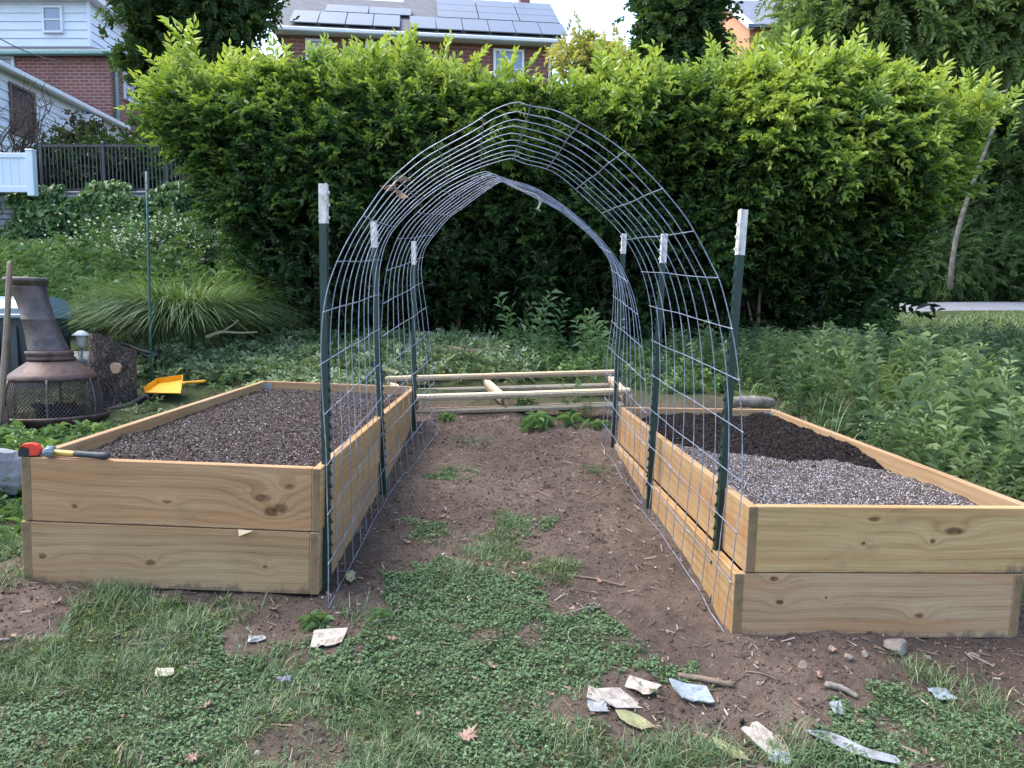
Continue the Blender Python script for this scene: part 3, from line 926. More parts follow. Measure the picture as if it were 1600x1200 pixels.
def panel(name, label, A, Bh, nh, ns, seed):
    r = random.Random(seed)
    mid = (A[len(A)//2] + Bh[len(Bh)//2]) / 2
    root = empty(name, (float(mid[0]), float((A[0][1] + Bh[0][1]) / 2), float(min(A[0][2], Bh[0][2]))), label, 'wire trellis', 'wire panels bent into the arch')
    bpy.context.view_layer.update()
    hs = []
    for i in range(nh):
        t = i / (nh - 1)
        P = A * (1 - t) + Bh * t
        s = np.linspace(0, 1, len(P))
        P = P + np.stack([np.sin(s * 23 + i * 1.7), 0 * s, np.cos(s * 19 + i)], 1) * .0025
        P[:, 1] += np.sin(s * 9 + i * 2.1) * .006
        hs.append(P)
        b = MB(); b.tube(P, .0024, 6); b.build('arch_wire', M['wire'], root, True, None, True)
    for k in range(ns):
        t = k / (ns - 1); f = t * (len(A) - 1); a = int(min(f, len(A) - 2)); u = f - a
        pts = np.array([H_[a] * (1 - u) + H_[a + 1] * u for H_ in hs])
        # the stays are welded on the outer side of the hoops
        c = pts.copy()
        out = pts[0] - mid; out[1] = 0; out[2] = max(out[2], -.2) if abs(out[0]) < .6 else 0
        out = out / (np.linalg.norm(out) + 1e-6)
        c = c - out * .0045
        if k in (0, ns - 1):
            c[:, 2] = np.maximum(c[:, 2], h(c[:, 0], c[:, 1]) + .006)
        e0 = c[0] + (c[0] - c[1]) * r.uniform(.03, .18); e1 = c[-1] + (c[-1] - c[-2]) * r.uniform(.03, .15)
        c = np.concatenate([[e0], c, [e1]])
        b = MB(); b.tube(c, .0025, 6); b.build('cross_wire', M['wire'], root, True, None, True)
    return root


panel('wire_arch_panel', 'galvanised wire mesh panel bent into the nearer half of the arch', F1, B1, 10, 25, 1)
panel('wire_arch_panel', 'galvanised wire mesh panel bent into the farther half of the arch, towards the pallet', F2, B2, 10, 25, 2)


def t_post(label, top, base, white_px, Y, face):
    """face: +1 flange towards +x"""
    pt = Vector(U(*top, Y)); pb = Vector(U(*base, Y)); ax = (pt - pb); ln = ax.length; ax.normalize()
    pb = pb - ax * .12; ln += .12
    root = empty('fence_post', pb, label, 'fence post', 'green posts of the arch')
    X = Vector((face, 0, 0)); X = (X - ax * X.dot(ax)).normalized(); Yv = ax.cross(X)
    root.matrix_world = Matrix.Translation(pb) @ Matrix((X, Yv, ax)).transposed().to_4x4()
    wl = abs(white_px - top[1]) / FPX * Y * 1.02
    a, t = .019, .0032
    prof = [(0, -a), (0, a), (-t, a), (-t - .001, t / 2), (-.036, t / 2), (-.036, -t / 2), (-t - .001, -t / 2), (-t, -a)]

    def ext(z0, z1, grow, name, mat):
        b = MB(); pr = [(x + (grow if x >= 0 else -grow), y + (grow if y > 0 else -grow)) for x, y in prof]
        n = len(pr)
        V = [(x, y, z0) for x, y in pr] + [(x, y, z1) for x, y in pr]
        Q = [(k, (k+1) % n, n+(k+1) % n, n+k) for k in range(n)]
        Q += [(n+0, n+1, n+2, n+7), (n+7, n+2, n+3, n+6), (n+3, n+4, n+5, n+6)]
        b.add(V, Q)
        return b, name, mat
    b, nm, mt = ext(0, ln - wl, 0, 'shaft', M['post'])
    z = .3
    while z < ln - .06:
        bb = b if z < ln - wl - .02 else None
        if bb: bb.box((.0003, -.006, z), (.011, .006, z + .011)).box((.0003, -.006, z + .011), (.006, .006, z + .02))
        z += .054
    b.build(nm, mt, root)
    b, nm, mt = ext(ln - wl, ln, .0012, 'white_tip', M['white'])
    z = ln - wl + .02
    while z < ln - .02:
        b.box((.0015, -.006, z), (.011, .006, z + .011)); z += .054
    b.build(nm, mt, root)


t_post("green steel post with white tip at the left bed's front corner, nearest on its side", (511, 287), (517, 932), 346, 3.26, 1)
t_post("green steel post with white tip halfway along the left bed, where the mesh panels meet", (588, 345), (603, 772), 385, 4.62, 1)
t_post("green steel post with white tip at the left bed's back corner beside the pallet", (650, 377), (650, 674), 412, 6.02, 1)
t_post("green steel post with white tip leaning out by the right bed's front corner", (1156, 327), (1109, 940), 395, 3.32, -1)
t_post("green steel post with white tip halfway along the right bed, where the mesh panels meet", (1034, 365), (1009, 803), 409, 4.52, -1)
t_post("green steel post with white tip at the right bed's back corner beside the pallet", (972, 365), (955, 695), 395, 5.83, -1)

# scraps caught on the arch
b = MB(); pts = [U(790, 282, 5.0), U(812, 296, 5.0), U(838, 305, 5.0), U(843, 320, 5.0), U(838, 327, 5.0)]
b.tube(catmull(pts, 20), .0035, 5)
b.tube(catmull([U(838, 305, 5.0), U(846, 313, 5.01), U(841, 326, 4.99), U(844, 330, 5.0)], 14), .0045, 5)
tag(b.build('twine', M['twine'], None, True), 'pale knot of twine hanging under the top of the wire arch', 'twine')
b = MB(); c = U(616, 284, 3.3)
for q in range(5):
    lv, lq = leaf_geo(.07, .03, .6, .5); R = euler_mats(np.array([q * 1.4 + .3]), np.array([.6 - q * .4]), np.array([q * .9]))[0]
    b.add(lv @ R.T + np.array(c) + np.array([.004 * q, 0, -.008 * q]), lq)
tag(b.build('leaf_scrap', M['dryleaf']), 'curled brown leaf scrap caught on the upper left of the wire arch', 'leaf')

# ================================================================ pallet behind the arch
pl = empty('wooden_pallet', (.0, 6.55, .60), 'long pale wooden pallet lying flat behind the arch between the beds', 'pallet')
bpy.context.view_layer.update()
pf = [Vector(U(640, 622, 6.5)), Vector(U(984, 611, 6.42))]; pk = [Vector(U(604, 592, 7.15)), Vector(U(960, 582, 7.08))]


def plank(a, b, wdt, thk, dz, name='slat'):
    ax = (b - a); ln = ax.length; ax.normalize(); Yv = Vector((0, 0, 1)).cross(ax).normalized(); Z = ax.cross(Yv)
    o = MB().box((0, -wdt/2, -thk/2), (ln, wdt/2, thk/2), None, .5, .003).build(name, M['pallet'], pl)
    o.matrix_world = Matrix.Translation(a + Z * dz) @ Matrix((ax, Yv, Z)).transposed().to_4x4()


slopeY = (pk[0] - pf[0]); slopeY.normalize()
plank(pf[0], pf[1], .13, .050, 0); plank(pk[0], pk[1], .13, .048, 0)
plank(pf[0] + Vector((.0, .02, 0)), pf[1] + Vector((-.06, .02, 0)), .12, .046, -.124); plank(pk[0] + Vector((0, -.02, 0)), pk[1] + Vector((-.02, -.02, 0)), .10, .042, -.118)
for f in (.02, .44, .985):
    a = pf[0].lerp(pf[1], f) - slopeY * .05; b_ = pk[0].lerp(pk[1], f) + slopeY * .05
    a.z -= .0625; b_.z -= .0625
    plank(a, b_, .055, .083, 0, 'stringer')


# ================================================================ things beside the left bed
def leaning_lathe(base, prof, lean, n=40):
    bx, by, bz = base
    return lambda z: (bx + lean[0] * (z - bz), by + lean[1] * (z - bz))


cb = G(88, 652); cY = 6.2; cb = (U(88, 652, cY)[0], cY, U(88, 652, cY)[2])
ch = empty('chiminea', cb, 'rusty iron chiminea with mesh firebox and leaning round chimney', 'chiminea')
bpy.context.view_layer.update()
s_ = cY / FPX
zpx = lambda py: U(85, py, cY)[2]
xpx = lambda px: U(px, 600, cY)[0]


def offc(z):
    t = np.clip((z - zpx(562)) / (zpx(440) - zpx(562)), 0, 1.1)
    return (xpx(83) + (xpx(50) - xpx(83)) * t, cY)


def lz(name, prof, mat, parent=ch, n=40):
    return MB().lathe([(r * s_, zpx(y)) for r, y in prof], n, offc).build(name, mat, parent, True, None, True)


lz('chimney', [(21, 440), (27, 440), (24.5, 452), (22.5, 470), (22.5, 497), (23.5, 498), (23.5, 500), (23, 501), (25, 525), (28, 545), (30.5, 553), (26, 553), (22, 520), (19, 480), (21, 440)], M['iron'])
lz('chimney_rim', [(22, 434), (29, 434), (30.5, 436), (30.5, 441), (28, 442), (28, 445), (25.5, 447), (22, 447), (22, 434)], M['iron'])
lz('collar', [(30, 548), (33, 549), (33, 554), (31, 556), (33, 559), (33, 563), (28, 563)], M['rust'])
lz('hood', [(29, 562), (34, 565), (48, 575), (58, 583), (62, 588), (62, 592), (60, 593), (56, 589), (46, 580), (30, 569)], M['rust'])
lz('bowl', [(10, 672), (40, 670), (58, 662), (70, 652), (73, 647), (76, 645), (77, 648), (75, 652), (72, 656), (60, 667), (42, 675), (10, 677)], M['rust'])
# diamond mesh firebox
bz0, bz1 = zpx(651), zpx(590)
prof_r = lambda t: (66 + 6 * math.sin(t * PI * .8) - 10 * t) * s_
b = MB()
for sg in (1, -1):
    for k in range(76):
        a0 = k / 76 * 2 * PI; pts = []
        for t in np.linspace(0, 1, 9):
            a = a0 + sg * t * .75; ox, oy = offc(bz0 + (bz1 - bz0) * t)
            pts.append((ox + prof_r(t) * math.cos(a), oy + prof_r(t) * math.sin(a), bz0 + (bz1 - bz0) * t))
        b.tube(pts, .0032, 3, False)
b.build('mesh_screen', M['iron'], ch, True, None, True)
for k in range(6):
    a = k / 6 * 2 * PI + .95; pts = []
    for t in np.linspace(0, 1, 9):
        ox, oy = offc(bz0 + (bz1 - bz0) * t); r = prof_r(t) + .006
        pts.append((ox + r * math.cos(a), oy + r * math.sin(a), bz0 + (bz1 - bz0) * t))
    MB().tube(pts, .011, 6).build('rib', M['iron'], ch, True, None, True)
for k in range(3):
    a = k / 3 * 2 * PI + .5
    MB().tube([(cb[0] + .2 * math.cos(a), cY + .2 * math.sin(a), zpx(670)), (cb[0] + .3 * math.cos(a), cY + .3 * math.sin(a), hz(cb[0] + .3 * math.cos(a), cY + .3 * math.sin(a)) - .03)], .016, 6).build('leg', M['iron'], ch, True, None, True)
b = MB()
for k in range(26):
    a = rng.uniform(0, 6); r = rng.uniform(.02, .26)
    x, y = cb[0] + r * math.cos(a), cY + r * math.sin(a)
    b.tube([(x, y, zpx(655)), (x + rng.uniform(-.2, .2), y + rng.uniform(-.15, .15), zpx(640) + rng.uniform(0, .06))], .02, 6)
tag(b.build('charred_logs', M['darkbark'], None), 'charred wood lying inside the chiminea firebox', 'firewood')

# stump
sY = 6.75; sb = U(178, 648, sY)
st = empty('tree_stump', sb, 'upright barky log stump with slanted top beside the chiminea', 'stump')
bpy.context.view_layer.update()
n = 44; V = []; rows = 26
zb = sb[2] - .15; zt_l, zt_r = U(150, 523, sY)[2] + .05, U(212, 542, sY)[2] + .05
for i in range(rows):
    t = i / (rows - 1)
    for k in range(n):
        a = k / n * 2 * PI; c_, s2 = math.cos(a), math.sin(a)
        rr = .195 * (1.06 - .10 * t + .05 * math.sin(a * 3 + 1) + .035 * math.sin(a * 7 + t * 3)) * (1 + .12 * max(0, .12 - t) / .12)
        rr += (vnoise(np.array([a * 6]), np.array([t * 9.0]), 1.0, 4)[0] - .5) * .022
        top = zt_l + (zt_r - zt_l) * (c_ + 1) / 2 + .015 * math.sin(a * 3) - .07 * (s2 + 1)
        V.append((sb[0] - .01 + .02 * t + rr * c_, sY + rr * s2, zb + (top - zb) * t))
Q = [(i*n + k, i*n + (k+1) % n, (i+1)*n + (k+1) % n, (i+1)*n + k) for i in range(rows-1) for k in range(n)]
mesh_obj('bark', V, np.array(Q), M['bark'], st, None, True, None, None, True)
top = V[-n:]; c = np.mean(top, 0)
V2 = top + [tuple(c)]
mesh_obj('cut_top', np.array(V2) - np.array([0, 0, .012]), np.array([(k, (k+1) % n, n) for k in range(n)]), M['oldwood'], st, None, False, None, None, True)
pc = U(181, 575, sY - .185)
Mx = Matrix.Translation(pc) @ Matrix.Rotation(PI / 2, 4, 'X')
b = MB(); b.prism([(.045 * math.cos(t) * (1 + .15 * math.sin(3*t)), .055 * math.sin(t) * (1 + .12 * math.cos(2*t))) for t in np.arange(14) / 14 * 2 * PI], -.012, .012, Mx)
b.build('cut_branch_scar', M['cutwood'], st, False, None, True)

# dustpan
dY = 6.9
dp = empty('dustpan', U(268, 612, dY), 'yellow plastic dustpan with handle lying on edging behind the left bed', 'dustpan')
bpy.context.view_layer.update()
p0, p1, p2, p3 = [Vector(U(*q)) for q in ((226, 613, 6.72), (283, 614, 6.66), (287, 593, 6.98), (246, 599, 7.02))]
nrm = (p1 - p0).cross(p3 - p0).normalized()
V = [p0, p1, p2, p3] + [q - nrm * .006 for q in (p0, p1, p2, p3)]
b = MB(); b.add([tuple(v) for v in V], [(0, 1, 2, 3), (7, 6, 5, 4), (0, 4, 5, 1), (1, 5, 6, 2), (2, 6, 7, 3), (3, 7, 4, 0)])
for a, c in ((p1, p2), (p2, p3), (p3, p0)):
    e = [a, c, c + nrm * .05, a + nrm * (.05 if c is not p2 else .02)]
    inn = ((p0 + p1 + p2 + p3) / 4 - (a + c) / 2).normalized() * .005
    V = [tuple(v) for v in e] + [tuple(v + inn) for v in e]
    b.add(V, [(0, 1, 2, 3), (7, 6, 5, 4), (0, 4, 5, 1), (1, 5, 6, 2), (2, 6, 7, 3), (3, 7, 4, 0)])
b.build('pan', M['yellow'], dp, False, None, True)
hp = [Vector(U(284, 600, 6.82)), Vector(U(292, 597.5, 6.86)), Vector(U(305, 597, 6.9)), Vector(U(321, 595.5, 6.95))]
MB().tube(catmull(hp, 12), [.02, .018, .014, .012, .012, .012, .013, .014, .014, .015, .015, .012], 8).build('handle', M['yellow'], dp, True, None, True)

# black plastic edging and tray
b = MB()
pts = catmull([U(150, 652, 6.5), U(175, 640, 6.55), U(200, 634, 6.6), (U(228, 618, 6.68))], 24)
for q in (0, 1):
    b.tube(pts + np.array([0, .12 * q, .02 * q]), .03, 8)
b.tube(pts + np.array([0, .06, -.02]), .05, 8)
tag(b.build('garden_edging', M['black'], None, True), 'black plastic lawn edging roll between the stump and the left bed', 'edging')
b = MB(); b.tube(catmull([U(188, 536, 7.6), U(205, 541, 7.6), U(225, 549, 7.5), U(243, 552, 7.5), U(250, 548, 7.6)], 30), .022, 8)
b.tube(catmull([U(192, 533, 7.7), U(212, 545, 7.7), U(236, 557, 7.5), U(247, 553, 7.5)], 30), .025, 8)
tag(b.build('black_hose', M['black'], None, True), 'black flexible pipe curling behind the stump and green stake', 'hose')

# thin green stake
pa, pb_ = Vector(U(237, 612, 7.1)), Vector(U(229, 268, 7.1))
b = MB(); b.tube([pa - Vector((0, 0, .2)), pa.lerp(pb_, .3), pa.lerp(pb_, .7), pb_], .012, 8)
for t in np.linspace(.05, .95, 26):
    q = pa.lerp(pb_, t); b.lathe([(.0115, q.z - .006), (.0145, q.z), (.0115, q.z + .006)], 8, lambda z, q=q: (q.x, q.y))
tag(b.build('garden_stake', plain('stake_green', (.012, .06, .048), (.02, .085, .066), .4, 20), None, True), 'tall thin green garden stake standing alone behind the left bed', 'stake')

# shovel handle at the frame edge
pa, pb_ = Vector(U(-4, 690, 5.7)), Vector(U(15, 408, 5.7))
ha = empty('shovel', pa, 'old shovel with long wooden handle leaning by the chiminea', 'shovel')
bpy.context.view_layer.update()
MB().tube([pa.lerp(pb_, t) + Vector((.012 * math.sin(t * 3), 0, 0)) for t in np.linspace(0, .985, 12)] + [pb_], [.024] * 6 + [.022] * 5 + [.018, .010], 10).build('handle', M['oldwood'], ha, True, None, True)
gb = hz(pa.x, pa.y)
MB().box((pa.x - .1, pa.y - .01, gb - .15), (pa.x + .1, pa.y + .005, gb + .22), None, .5, .004).build('blade', M['rust'], ha, False, None, True)

# wheelie bin
bY = 6.9; bx0, bx1 = U(-60, 500, bY)[0], U(40, 500, bY)[0]; bzb = hz(-4.9, bY) - .02; bzt = U(10, 490, bY)[2]
bn = empty('wheelie_bin', ((bx0 + bx1) / 2, bY + .3, bzb), 'dark plastic wheelie bin with pale blue lid behind the chiminea', 'bin')
bpy.context.view_layer.update()
V = [(bx0 + .06, bY + .05, bzb), (bx1 + .10, bY + .05, bzb), (bx1 + .10, bY + .55, bzb), (bx0 + .06, bY + .55, bzb), (bx0, bY, bzt), (bx1 + .02, bY, bzt), (bx1 + .02, bY + .62, bzt), (bx0, bY + .62, bzt)]
b = MB(); b.add(V, [(0, 3, 2, 1), (0, 1, 5, 4), (1, 2, 6, 5), (2, 3, 7, 6), (3, 0, 4, 7)])
for f in (.2, .5, .8):
    x = bx0 + (bx1 - bx0) * f; b.box((x - .03, bY - .004, bzb + .2), (x + .03, bY + .06, bzt - .12))
b.build('body', M['bin'], bn, False, None, True)
V = []
prof = [(-.03, 0), (-.03, .05), (.06, .13), (.3, .17), (.55, .15), (.66, .06), (.66, 0)]
for x in (bx0 - .03, bx1 + .04): V += [(x, bY + p, bzt + q) for p, q in prof]
m_ = len(prof)
b = MB(); b.add(V, [(k, k+1, m_+k+1, m_+k) for k in range(m_-1)], [(0, k+1, k) for k in range(1, m_-1)] + [(m_, m_+k, m_+k+1) for k in range(1, m_-1)])
b.box((bx0 - .035, bY - .045, bzt - .045), (bx1 + .045, bY + .64, bzt - .002), None, .5, .01)
b.build('lid', M['binlid'], bn, False, None, True)

# path light
q = U(128, 552, 7.4); gzq = hz(q[0], q[1]); zc_ = U(128, 524, 7.4)[2]
lt = empty('path_light', (q[0], q[1], gzq), 'small white-capped solar path light behind the stump', 'path light')
bpy.context.view_layer.update()
off = lambda z: (q[0], q[1])
MB().lathe([(.012, zc_ + .05), (.03, zc_ + .045), (.085, zc_ + .005), (.085, zc_ - .005), (.02, zc_)], 20, off).build('cap', M['trim'], lt, True, None, True)
MB().lathe([(.05, zc_), (.045, zc_ - .1), (.02, zc_ - .13), (.0, zc_ - .13)], 16, off).build('lens', plain('frosted_lens', (.5, .52, .52), None, .2), lt, True, None, True)
MB().tube([(q[0], q[1], zc_ - .12), (q[0], q[1], gzq - .1)], .011, 8).build('stem', M['steel'], lt, True, None, True)

# paving slab, grey block, pot
a = U(116, 545, 7.7)
Mx = Matrix.Translation((a[0], a[1], hz(a[0], a[1]) + .05)) @ Matrix.Rotation(.2, 4, 'Z') @ Matrix.Rotation(.1, 4, 'X')
tag(MB().box((-.28, -.3, -.05), (.3, .3, .05), Mx, .5, .01).build('paving_slab', M['concrete']), 'pale grey paving slab behind the chiminea', 'slab', None, 'thing')


def rock(name, loc, size, label, cat, mat, seed, group=None, squash=.65, rot=0):
    r = np.random.default_rng(seed); n1, n2 = 9, 14; V = [(0, 0, -1)]
    for i in range(1, n1):
        ph = -PI/2 + PI * i / n1
        for k in range(n2):
            a = k / n2 * 2 * PI; V.append((math.cos(ph)*math.cos(a), math.cos(ph)*math.sin(a), math.sin(ph)))
    V.append((0, 0, 1)); V = np.array(V)
    dirs = r.normal(size=(11, 3)); dirs /= np.linalg.norm(dirs, axis=1)[:, None]; dd = r.uniform(.62, .95, 11)
    rad = np.min(np.where(V @ dirs.T > .05, dd / np.maximum(V @ dirs.T, .05), 9), 1)
    V = V * np.minimum(rad, 1.1)[:, None] * (1 + r.normal(0, .018, (len(V), 1)))
    V = V * np.array([1, .75, squash]) * size
    c_, s2 = math.cos(rot), math.sin(rot); V = V @ np.array([[c_, s2, 0], [-s2, c_, 0], [0, 0, 1]])
    Q = [(1+(i-1)*n2+k, 1+(i-1)*n2+(k+1) % n2, 1+i*n2+(k+1) % n2, 1+i*n2+k) for i in range(1, n1-1) for k in range(n2)]
    T = [(0, 1+(k+1) % n2, 1+k) for k in range(n2)] + [(len(V)-1, 1+(n1-2)*n2+k, 1+(n1-2)*n2+(k+1) % n2) for k in range(n2)]
    o = mesh_obj(name, V, [np.array(Q), np.array(T)], mat, None, None, False, None, loc)
    return tag(o, label, cat, group)


a = U(2, 735, 4.3); rock('stone', (a[0], a[1], a[2]), .16, 'rough grey boulder at the foot of the shovel', 'rock', M['slate'], 4, None, 1.0)
a = U(20, 752, 4.5); x, y = a[0] + .03, a[1] - .1; z = hz(x, y)
tag(MB().lathe([(.045, z - .02), (.06, z + .09), (.068, z + .09), (.068, z + .11), (.055, z + .11), (.045, z + .0)], 18, lambda zz: (x, y)).build('plant_pot', M['black'], None, True), 'small black plant pot on the ground behind the left bed corner', 'plant pot')

# hammer and tape measure on the corner of the left bed
mw = bedL.matrix_world


def on_bed(lx, ly, dz): return mw @ Vector((lx, ly, TOP + dz))


hm = empty('hammer', on_bed(-1.17, .02, .02), 'hammer with yellow and black handle lying on the left bed rim', 'hammer')
bpy.context.view_layer.update()
h0_, h1_ = on_bed(-1.20, .028, .022), on_bed(-.93, .005, .018)
ax = (h1_ - h0_).normalized()
MB().tube([h0_.lerp(h1_, t) for t in np.linspace(.0, .5, 6)], [.011, .012, .013, .0125, .012, .012], 10).build('handle', M['handle_yellow'], hm, True, None, True)
MB().tube([h0_.lerp(h1_, t) for t in np.linspace(.42, 1, 8)], [.0135, .015, .0145, .0145, .015, .0155, .017, .013], 10).build('grip', plain('rubber_grip', (.035, .045, .055), None, .6, 40), hm, True, None, True)
sd_ = Vector((.35, -.93, 0)).normalized()
hc = h0_ + Vector((-.005, .012, .004))
b = MB()
b.tube([hc - sd_ * .062, hc - sd_ * .02, hc + sd_ * .012, hc + sd_ * .03, hc + sd_ * .034, hc + sd_ * .058, hc + sd_ * .062], [.010, .019, .021, .016, .021, .022, .0185], 14)
b.build('head', M['steel'], hm, True, None, True)
tp = empty('tape_measure', on_bed(-1.275, .03, .0), 'black and red tape measure on the left bed corner beside the hammer', 'tape measure')
bpy.context.view_layer.update()
c = on_bed(-1.285, .022, .003)
Mx = Matrix.Translation(c) @ Matrix.Rotation(.25, 4, 'Z')
pr = [(-.04, 0), (.036, 0), (.04, .006), (.04, .03), (.03, .046), (.01, .054), (-.02, .052), (-.036, .038), (-.042, .02)]
Mp = Mx @ Matrix.Rotation(PI/2, 4, 'X')
MB().prism(pr, -.018, .018, Mp).build('case', M['black'], tp, False, None, True)
pr2 = [(-.012 + (x_ + .012) * (.55 if x_ < 0 else 1.03), .006 + (y_ - .006) * 1.05) for x_, y_ in pr]
MB().prism([(.004, .004), (.034, .004), (.043, .012), (.043, .03), (.032, .048), (.010, .057), (-.022, .054), (-.034, .046), (-.012, .044), (.004, .034)], -.0215, .0215, Mp).build('red_shell', M['red'], tp, False, None, True)
MB().box((.0395, -.012, .001), (.046, .012, .005), Mx).build('hook', M['steel'], tp, False, None, True)
# splinter standing out between the boards of the left bed
a = mw @ Vector((-.36, -.004, HB + .004))
b = MB(); b.add([tuple(a), tuple(a + Vector((.075, -.004, -.006))), tuple(a + Vector((.07, -.012, -.004))), tuple(a + Vector((.01, -.018, -.026))), tuple(a + Vector((.004, -.006, -.028)))], [(0, 1, 2, 3)], [(0, 3, 4)])
tag(b.build('wood_shim', M['pallet']), 'thin wood shim wedged between the two front boards of the left bed', 'shim')

# pale log behind the right bed
a, c = Vector(U(1138, 630, 6.15)), Vector(U(1208, 627, 6.28))
pts = [a.lerp(c, t) + Vector((0, 0, .01 * math.sin(t * 5))) for t in np.linspace(0, 1, 10)]
tag(MB().tube(pts, [.034, .046, .044, .052, .047, .055, .05, .054, .048, .036], 14).build('log', M['bark_pale'], None, True), 'short pale log lying behind the right bed', 'log')
b = MB(); b.tube(catmull([U(672, 551, 8.2), U(700, 548, 8.2), U(735, 553, 8.1), U(783, 552, 8.2)], 24) + np.array([0, 0, .03]), .028, 8)
tag(b.build('branch', M['stick'], None, True), 'long bare branch lying on the ground beneath the hedge', 'branch')
b = MB(); b.tube(catmull([U(700, 547, 8.4), U(740, 545, 8.4), U(782, 547, 8.4)], 24) + np.array([0, 0, .03]), .018, 8)
tag(b.build('branch', M['stick'], None, True), 'thinner straight branch lying just beyond the long bare branch', 'branch')
b = MB(); b.tube(catmull([U(322, 527, 7.9), U(345, 519, 7.9), U(375, 520, 8), U(402, 519, 8)], 20), [.022 - .0008 * i for i in range(20)], 7)
b.tube(catmull([U(345, 519, 7.9), U(362, 509, 7.9), U(372, 500, 7.9)], 8), .009, 6)
tag(b.build('branch', plain('peeled_branch', (.42, .38, .27), (.32, .28, .2), .8, 9), None, True), 'pale cut branch in front of the ornamental grass', 'branch')
for k, (px, py, Y, s) in enumerate(((408, 574, 7.0, .11), (395, 580, 6.9, .06))):
    a = U(px, py, Y); rock('stone', (a[0], a[1], hz(a[0], a[1]) + .02), s, ('flat grey stone among the cuttings behind the left bed', 'smaller grey stone left of the flat stone behind the left bed')[k], 'rock', M['slate'], 20 + k, None, .5)


# ================================================================ wall, fences, houses
WX0, WX1, WY = U(-260, 300, 16)[0], U(345, 300, 16)[0], 16.0
wz1 = U(150, 298, WY)[2]
b = MB(); r = random.Random(5)
z = 2.3
while z < wz1 - .02:
    hh = r.uniform(.10, .2); hh = min(hh, wz1 - z) if wz1 - z < .3 else hh
    x = WX0
    while x < WX1:
        ww = r.uniform(.2, .55)
        b.box((x + .008, WY - r.uniform(.0, .05), z + .006), (min(x + ww, WX1) - .008, WY + .35, z + hh - .006), None, .5, .02)
        x += ww
    z += hh
b.box((WX0, WY + .03, 1.9), (WX1, WY + .34, wz1 - .03))
tag(b.build('stone_wall', M['slate']), 'ivy covered grey dry stone retaining wall on the left', 'retaining wall', None, 'thing')

# metal railing on the wall
rf = empty('metal_railing', (U(160, 298, 16.25)[0], 16.25, wz1), 'dark metal picket railing standing on the ivy covered wall', 'fence')
bpy.context.view_layer.update()
rx0, rx1 = U(67, 298, 16.25)[0], U(330, 298, 16.25)[0]
rz0, rz1 = wz1 + .05, U(160, 226, 16.25)[2]
MB().box((rx0, 16.235, rz1 - .05), (rx1, 16.275, rz1)).build('top_rail', M['blackmetal'], rf, False, None, True)
MB().box((rx0, 16.235, rz0), (rx1, 16.275, rz0 + .04)).build('bottom_rail', M['blackmetal'], rf, False, None, True)
for px in (67, 164, 262, 328):
    x = U(px, 298, 16.25)[0]
    MB().box((x - .032, 16.222, rz0 - .15), (x + .032, 16.287, rz1 + .06), None, .5, .008).build('post', M['blackmetal'], rf, False, None, True)
b = MB(); x = rx0 + .09
while x < rx1:
    b.box((x - .011, 16.244, rz0 - .02), (x + .011, 16.266, rz1 - .052)); x += .085
b.build('pickets', M['blackmetal'], rf, False, None, True)

# white vinyl fence
vf = empty('vinyl_fence', (U(20, 298, 15.7)[0], 15.7, wz1 - .05), 'white vinyl privacy fence at the left edge above the ivy', 'fence')
bpy.context.view_layer.update()
vx0, vx1 = U(-260, 300, 15.7)[0], U(45, 300, 15.7)[0]
vz0, vz1 = U(20, 299, 15.7)[2], U(20, 239, 15.7)[2]
MB().box((vx1, 15.64, vz0 - .1), (vx1 + .15, 15.79, vz1 + .04), None, .5, .01).box((vx1 - .01, 15.63, vz1 + .04), (vx1 + .16, 15.80, vz1 + .07), None, .5, .015).build('post', M['vinyl'], vf, False, None, True)
b = MB(); x = vx0
while x < vx1 - .005:
    b.box((x + .003, 15.70, vz0 + .02), (min(x + .17, vx1 - .002), 15.73, vz1 - .08), None, .5, .004); x += .17
b.build('panel', M['vinyl'], vf, False, None, True)
MB().box((vx0, 15.68, vz1 - .1), (vx1 - .002, 15.75, vz1), None, .5, .006).box((vx0, 15.68, vz0 - .02), (vx1 - .002, 15.75, vz0 + .1), None, .5, .006).build('rails', M['vinyl'], vf, False, None, True)


def lap(b, p0, p1, z0, z1, row, out, nrm):
    """lapped siding between two plan points, from z0 to z1"""
    z = z0; n_ = Vector((nrm[0], nrm[1], 0))
    a, c = Vector((p0[0], p0[1], 0)), Vector((p1[0], p1[1], 0))
    while z < z1 - .01:
        t = min(z + row, z1); lo = n_ * out; hi = n_ * .005
        V = [a + lo + Vector((0, 0, z)), c + lo + Vector((0, 0, z)), c + hi + Vector((0, 0, t)), a + hi + Vector((0, 0, t)),
             a + Vector((0, 0, z)), c + Vector((0, 0, z))]
        b.add([tuple(v) for v in V], [(0, 1, 2, 3), (4, 5, 1, 0)])
        z = t


